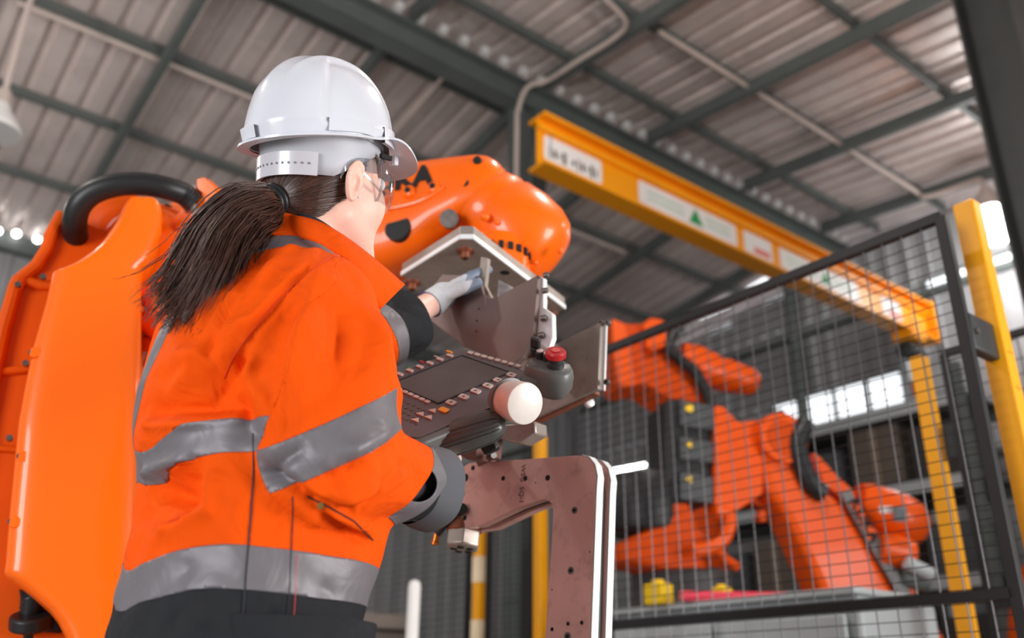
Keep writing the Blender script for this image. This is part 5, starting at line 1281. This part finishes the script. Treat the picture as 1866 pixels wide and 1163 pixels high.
# ------------------------------------------------------------------ hair
M_hair = mat('dark_brown_hair', srgb(72, 44, 34), .36, var=.35, scale=60, spec=.7)
def hair_sdf(p):
    q = tohead(p); d = ellip(q, (-.010, 0, .03), (.092, .0785, .10))
    d = smin(d, ellip(q, (-.05, 0, -.035), (.045, .056, .05)), .03)
    d = smax(d, q[:, 2]-.085, .004)
    # face opening: hairline in front of and above the ear
    lim = q[:, 0]-(.018+.42*q[:, 2]); d = smax(d, lim, .006)
    d = smax(d, -(q[:, 2]+.088+.25*(q[:, 0]+.05)), .01)
    qa = np.abs(q[:, 1]); ear_ = ellip(np.stack([q[:, 0], qa, q[:, 2]], 1), (.004, .09, -.006), (.022, .03, .035)); d = smax(d, -ear_, .004)
    return d
vh, qh = nets(hair_sdf, HC-.14, HC+.14, .0035)
# combed grooves running to the hair tie
TIE = P(508, 362, 1.372)
dirs = vh-TIE; dl = np.linalg.norm(dirs, axis=1); axt = unit(HC-TIE); X_, Y_, _ = frame(axt)
angt = np.arctan2(dirs@X_, dirs@Y_); nh = vnormals(vh, tri(qh))
vh = vh+nh*(.0005*np.sin(angt*46+3*np.sin(angt*7)))[:, None]
hair = raw_obj('hair', vh, qh, M_hair, pers)
# ponytail of single strands
cl = [P(508, 363, 1.372), P(478, 374, 1.345), P(440, 402, 1.305), P(410, 445, 1.26), P(388, 492, 1.225), P(362, 545, 1.20), P(335, 590, 1.19)]
cen = spline(cl, 6); ncl = len(cen); wid = np.interp(np.linspace(0, 1, ncl), [0, .08, .25, .5, .75, 1], [.014, .026, .044, .050, .046, .036])
rng = np.random.RandomState(3); vs, fs = [], []
def strand(pts, r0):
    o = len(vs); k = len(pts)
    for i, q in enumerate(pts):
        t = unit(pts[min(i+1, k-1)]-pts[max(i-1, 0)]); a = unit(np.cross(t, V(.3, -.8, .5))); b = np.cross(t, a); r = r0*(1-.75*(i/(k-1))**2)
        for j in range(3): an = j*2.0944; vs.append(tuple(q+r*(a*math.cos(an)+b*math.sin(an))))
    for i in range(k-1):
        for j in range(3): A = o+i*3+j; Bq = o+i*3+(j+1) % 3; fs.append((A, Bq, Bq+3, A+3))
fr_ = []
for i in range(ncl): t = unit(cen[min(i+1, ncl-1)]-cen[max(i-1, 0)]); x = unit(np.cross(t, FW)); fr_.append((x, np.cross(t, x), t))
CLM = [(rng.rand()*2*PI, math.sqrt(rng.rand()), rng.randn()*.010, rng.randn()*.006, .8+.28*rng.rand(), rng.rand()*6) for _ in range(46)]
for s_ in range(3000):
    ck = CLM[rng.randint(46)]
    a = ck[0]+rng.randn()*.35; rad = min(ck[1]+rng.randn()*.16, 1.15); end = ck[4]*(.72+.34*rng.rand()) if rng.rand() < .85 else .35+.3*rng.rand(); ph = rng.rand()*6; wv = .0015*rng.rand()+.003*(rng.rand() < .1)
    m_ = 13; pts = []; fl = (rng.rand()-.5)*.05+(rng.randn()*.05 if rng.rand() < .08 else 0)
    for i in range(m_):
        u_ = i/(m_-1)*end; fi = u_*(ncl-1); i0 = min(int(fi), ncl-2); t = fi-i0 if u_ <= 1 else 1+(fi-(ncl-1))
        c = cen[i0]*(1-t)+cen[i0+1]*t; x, y, tt = fr_[min(i0, ncl-1)]; w = np.interp(u_, np.linspace(0, 1, ncl), wid)
        k_ = 1+max(u_-.75, 0)*1.2
        pts.append(c+x*w*rad*math.cos(a)*k_+y*w*.62*rad*math.sin(a)+x*wv*math.sin(ph+u_*9)*(1+u_)+x*(fl+ck[2]*3)*max(u_-.3, 0)**1.5+y*ck[3]*2*u_+x*.004*math.sin(ck[5]+u_*7)*u_+ZZ*(-.02*max(u_-.6, 0)))
    strand(pts, .00085+.0005*rng.rand())
core = []
for i in range(ncl):
    x, y, t = fr_[i]; w = wid[i]*(.82 if i < ncl*.7 else .82*(1-.9*(i-ncl*.7)/(ncl*.3))); core.append([cen[i]+x*w*math.cos(a)+y*w*.55*math.sin(a) for a in np.arange(20)*2*PI/20])
pt = obj('ponytail', MB().loft(core), M_hair, pers, ang=80)
st_ = raw_obj('hair_strands', np.array(vs), np.array(fs), M_hair, pt); st_['kind'] = 'stuff'
# combed strands lying over the back of the head, all running to the tie
vs, fs = [], []
cand = vh[(tohead(vh)[:, 2] < .06)]; cand = cand[rng.choice(len(cand), 900)]; mid_ = hd(-.012, 0, .0)
T_ = np.linspace(0, 1, 10)[None, :, None]; pth = cand[:, None]*(1-T_)+TIE[None, None]*T_; dv_ = (pth-mid_).reshape(-1, 3); dv_ /= np.linalg.norm(dv_, axis=1, keepdims=True)
lo_, hi_ = np.full(len(dv_), .02), np.full(len(dv_), .16)
for _ in range(16):
    m_ = (lo_+hi_)/2; ins = hair_sdf(mid_+dv_*m_[:, None]) < 0; lo_ = np.where(ins, m_, lo_); hi_ = np.where(ins, hi_, m_)
pth = (mid_+dv_*(lo_+.0006+.0009*np.repeat(rng.rand(900), 10))[:, None]).reshape(900, 10, 3)
for q in pth: strand([a for a in q], .0007+.0004*rng.rand())
st2 = raw_obj('scalp_strands', np.array(vs), np.array(fs), M_hair, hair); st2['kind'] = 'stuff'
obj('hair_tie', MB().tube([TIE+unit(cl[1]-cl[0])*.008+.0215*(fr_[0][0]*math.cos(a)+fr_[0][1]*math.sin(a)*.95) for a in np.linspace(0, 2*PI, 29)], .0055, 10)
    .tube([TIE+unit(cl[1]-cl[0])*.017+.0225*(fr_[0][0]*math.cos(a)+fr_[0][1]*math.sin(a)*.95) for a in np.linspace(0, 2*PI, 29)], .0045, 10), M_black, pt)

# ------------------------------------------------------------------ hard hat
def hard_hat():
    t = thing('hard_hat', 'white hard hat on the worker with clear rear headband', 'helmet', hd(0, 0, .06))
    M_h = mat('white_helmet_shell', srgb(208, 209, 217), .22, var=.01, scale=5, coat=.35); M_in = mat('helmet_lining', srgb(178, 180, 188), .5, var=.02)
    cx0, z0 = -.006, .064; A_, Bw, Hh = .122, .101, .137
    nu_, nv_ = 168, 64; rows = []
    def rimz(a):           # lower edge of the shell: low at the back, arched over the ear, level in front
        c_ = math.cos(a); s_ = abs(math.sin(a))
        return z0-.020*max(-c_, 0)**1.2+.016*math.exp(-((a if a < PI else 2*PI-a)-1.02)**2/.10)
    def shell(a, e, off=0):
        ca, sa = math.cos(a), math.sin(a); ce, se = math.cos(e), math.sin(e)
        n_ = 2.25; k = (abs(ce)**n_+abs(se)**n_)**(-1/n_); r_ = ce*k; h_ = se*k
        ax_ = A_*(1.0 if ca < 0 else .96)
        x = cx0+(ax_+off)*r_*ca; y = (Bw+off)*r_*sa; zr = rimz(a); z = zr+(Hh+off-(zr-z0))*h_
        # three raised ridges from front to back and side panels
        d = abs(y); up_ = min(max((h_-.28)/.25, 0), 1)
        rd = .0045*math.exp(-((d-.0)/.012)**2)+.0035*math.exp(-((d-.036)/.006)**2)
        z += rd*up_*.9
        bx = x*1.0
        aa = a if a < PI else 2*PI-a; sg = lambda q_: 1/(1+math.exp(-max(min(q_, 30), -30)))
        inside = sg((d-.043)/.0016)*sg((2.12-aa)/.022)*sg((h_-.12)/.012)*sg((x+.2)/.01)
        k3 = 1+.0075/.11*(1-inside)*min(h_*6, 1); x = cx0+(x-cx0)*k3; y *= k3; z += .0055*(1-inside)*up_
        return x, y, z
    for j in range(nv_+1):
        e = (j/nv_)**1.15*PI/2*.9995; rows.append([hd(*shell(i*2*PI/nu_, e)) for i in range(nu_)])
    sh = obj('shell', MB().loft(rows, True, False, True), M_h, t, ang=60)
    md = sh.modifiers.new('s', 'SOLIDIFY'); md.thickness = .003; md.offset = -1
    # brim: thin lip all round, peak in front
    def lip(a):
        ca = math.cos(a); front = max(ca, 0); return .012+.0*front+.040*max(0, (ca-.42)/.58)**.75 if ca > .42 else .012+.006*max(-ca-.5, 0)
    r0, r1, r2, r3 = [], [], [], []
    for i in range(nu_):
        a = i*2*PI/nu_; x, y, z = shell(a, 0.0); L_ = lip(a); ca, sa = math.cos(a), math.sin(a); nrm = math.hypot(ca/A_, sa/Bw); nx, ny = ca/A_/nrm, sa/Bw/nrm
        pk = max(0, (ca-.42)/.58); dz = -.010*pk-.0008
        r0.append(hd(x-nx*.004, y-ny*.004, z+.002)); r1.append(hd(x+nx*L_*.55, y+ny*L_*.55, z+.0015+dz*.35)); r2.append(hd(x+nx*L_, y+ny*L_, z+dz)); r3.append(hd(x+nx*L_, y+ny*L_, z-.0035+dz))
    r4 = [a*.5+b*.5-HU*.003 for a, b in zip(r0, r2)]
    obj('brim', MB().loft([r0, r1, r2, r3, r4, [q-HU*.004 for q in r0]], True, False, False), M_h, t, ang=70)
    # moulded side slot block, rear clip and panel step
    for s_ in (-1, 1):
        q = []
        for a in np.linspace(1.42, 2.06, 12): q.append(a)
        lo_ = [hd(*(np.array(shell(s_*a, .03, .0045)))) for a in q]; hi_ = [hd(*(np.array(shell(s_*a, .17, .0045)))) for a in q]; li = [hd(*shell(s_*a, .03, -.001)) for a in q]; hi2 = [hd(*shell(s_*a, .185, -.001)) for a in q]
        obj('accessory_block', MB().loft([li, lo_, hi_, hi2], False, False, False), M_h, sh, ang=30)
    for s_ in (-1, 1):
        q = np.linspace(.62, 1.2, 14)
        lo_ = [hd(*shell(s_*a, .02, .0055)) for a in q]; hi_ = [hd(*shell(s_*a, .20+.10*(1.2-a), .0055)) for a in q]; hi2 = [hd(*shell(s_*a, .22+.10*(1.2-a), -.001)) for a in q]; li = [hd(*shell(s_*a, .02, -.001)) for a in q]
        obj('side_moulding', MB().loft([li, lo_, hi_, hi2], False, False, False), M_h, sh, ang=40)
    q = np.linspace(PI-.3, PI+.1, 9); obj('rear_clip', MB().loft([[hd(*shell(a, .02, -.001)) for a in q], [hd(*shell(a, .02, .008)) for a in q], [hd(*shell(a, .13, .008)) for a in q], [hd(*shell(a, .14, -.001)) for a in q]], False, False, False), M_h, sh, ang=30)
    # inner harness: grey-white cradle and rear band with holes
    rings = []
    for z, k in ((.085, .95), (.07, .93), (.045, .905), (.02, .885), (.0, .87)):
        r = []
        for i in range(72):
            a = i*2*PI/72; ca = math.cos(a); zz = z
            if z < .06: zz = z+.052*min(max((ca+.35)/.9, 0), 1)-.004*max(-ca, 0)
            r.append(hd(cx0+(A_-.012)*k*ca, (Bw-.008)*k*math.sin(a), zz))
        rings.append(r)
    cr_ = obj('cradle', MB().loft(rings, True, False, False), M_in, t, ang=70); md = cr_.modifiers.new('s', 'SOLIDIFY'); md.thickness = .002; md.offset = 1
    M_bd = mat('clear_headband', srgb(196, 193, 200), .3, var=.02, coat=.3, trans=.1)
    def bandpt(a, z, off): return hd(cx0+((A_-.012)*.90+off)*math.cos(a), ((Bw-.008)*.90+off)*math.sin(a), z)
    q = np.linspace(PI+.95, PI-.95, 40)
    bn = obj('headband', MB().loft([[bandpt(a, .030, .003) for a in q], [bandpt(a, .030, .006) for a in q], [bandpt(a, -.006, .005) for a in q], [bandpt(a, -.006, .002) for a in q]], False, False, False), M_bd, t, ang=40)
    for i in range(16):
        a = PI+.82-i*.108; c = bandpt(a, .012, .0053); n_ = unit(c-hd(cx0, 0, .012))
        obj('adjust_hole', MB().cyl(c, c+n_*.0012, .0018, n=8), mat('hole_grey', srgb(120, 112, 116), .6), bn)
    # slot and small latch beside the temple
    c = hd(*shell(-.95, 0, -.004))-HU*.012
    obj('harness_slot', MB().box(c, (HF, HR, HU), (.011, .003, .0035)), M_dark, cr_)
    c = hd(*shell(-.62, 0, .006))-HU*.006
    obj('peak_latch', MB().box(c, (HF, HR, HU), (.005, .004, .009)), M_h, t, bevel=.002)
    return t
hard_hat()
# ------------------------------------------------------------------ safety glasses
def glasses():
    t = thing('safety_glasses', 'clear wraparound safety glasses worn under the white helmet', 'glasses', hd(.09, 0, .02))
    M_l = clear_mat('clear_lens', (.97, .98, 1), .10, .65); M_t = clear_mat('clear_temple', (.88, .89, .92), .22, .8)
    rows = []
    for z, k in ((.046, .97), (.036, 1.0), (.02, 1.015), (.0, 1.0), (-.018, .95), (-.026, .90)):
        r = []
        for a in np.linspace(-1.32, 1.32, 41):
            x = .028+.098*k*math.cos(a)**.9 if math.cos(a) > 0 else .028; y = .079*k*math.sin(a); zz = z
            if abs(a) < .25 and z < .0: zz = z+.018*(1-abs(a)/.25)
            r.append(hd(x, y, zz+.006*abs(math.sin(a))))
        rows.append(r)
    o = obj('lens', MB().loft(rows, False, False, False), M_l, t, ang=70)
    for s_ in (-1, 1):
        rim = [rows[j][0 if s_ < 0 else -1] for j in range(len(rows))]
        obj('lens_rim', MB().tube(rim, .0022, 8), M_t, t)
        tp = [hd(.05, s_*.0775, .036), hd(.03, s_*.081, .03), hd(.0, s_*.083, .027), hd(-.02, s_*.083, .018), hd(-.03, s_*.081, .0)]
        tb = MB(); sp = spline(tp, 5); rings = []
        for i, q in enumerate(sp):
            h_ = .011*(1-i/len(sp))+.003; rings.append([q+HU*h_+HR*.001, q+HU*h_-HR*.001, q-HU*h_-HR*.001, q-HU*h_+HR*.001])
        obj('temple', tb.loft(rings), M_t, t, bevel=.0006)
        low = [hd(.052, s_*.078, -.006), hd(.03, s_*.081, .006), hd(.008, s_*.083, .018)]
        obj('brace', MB().tube(low, .002, 8), M_t, t)
glasses()
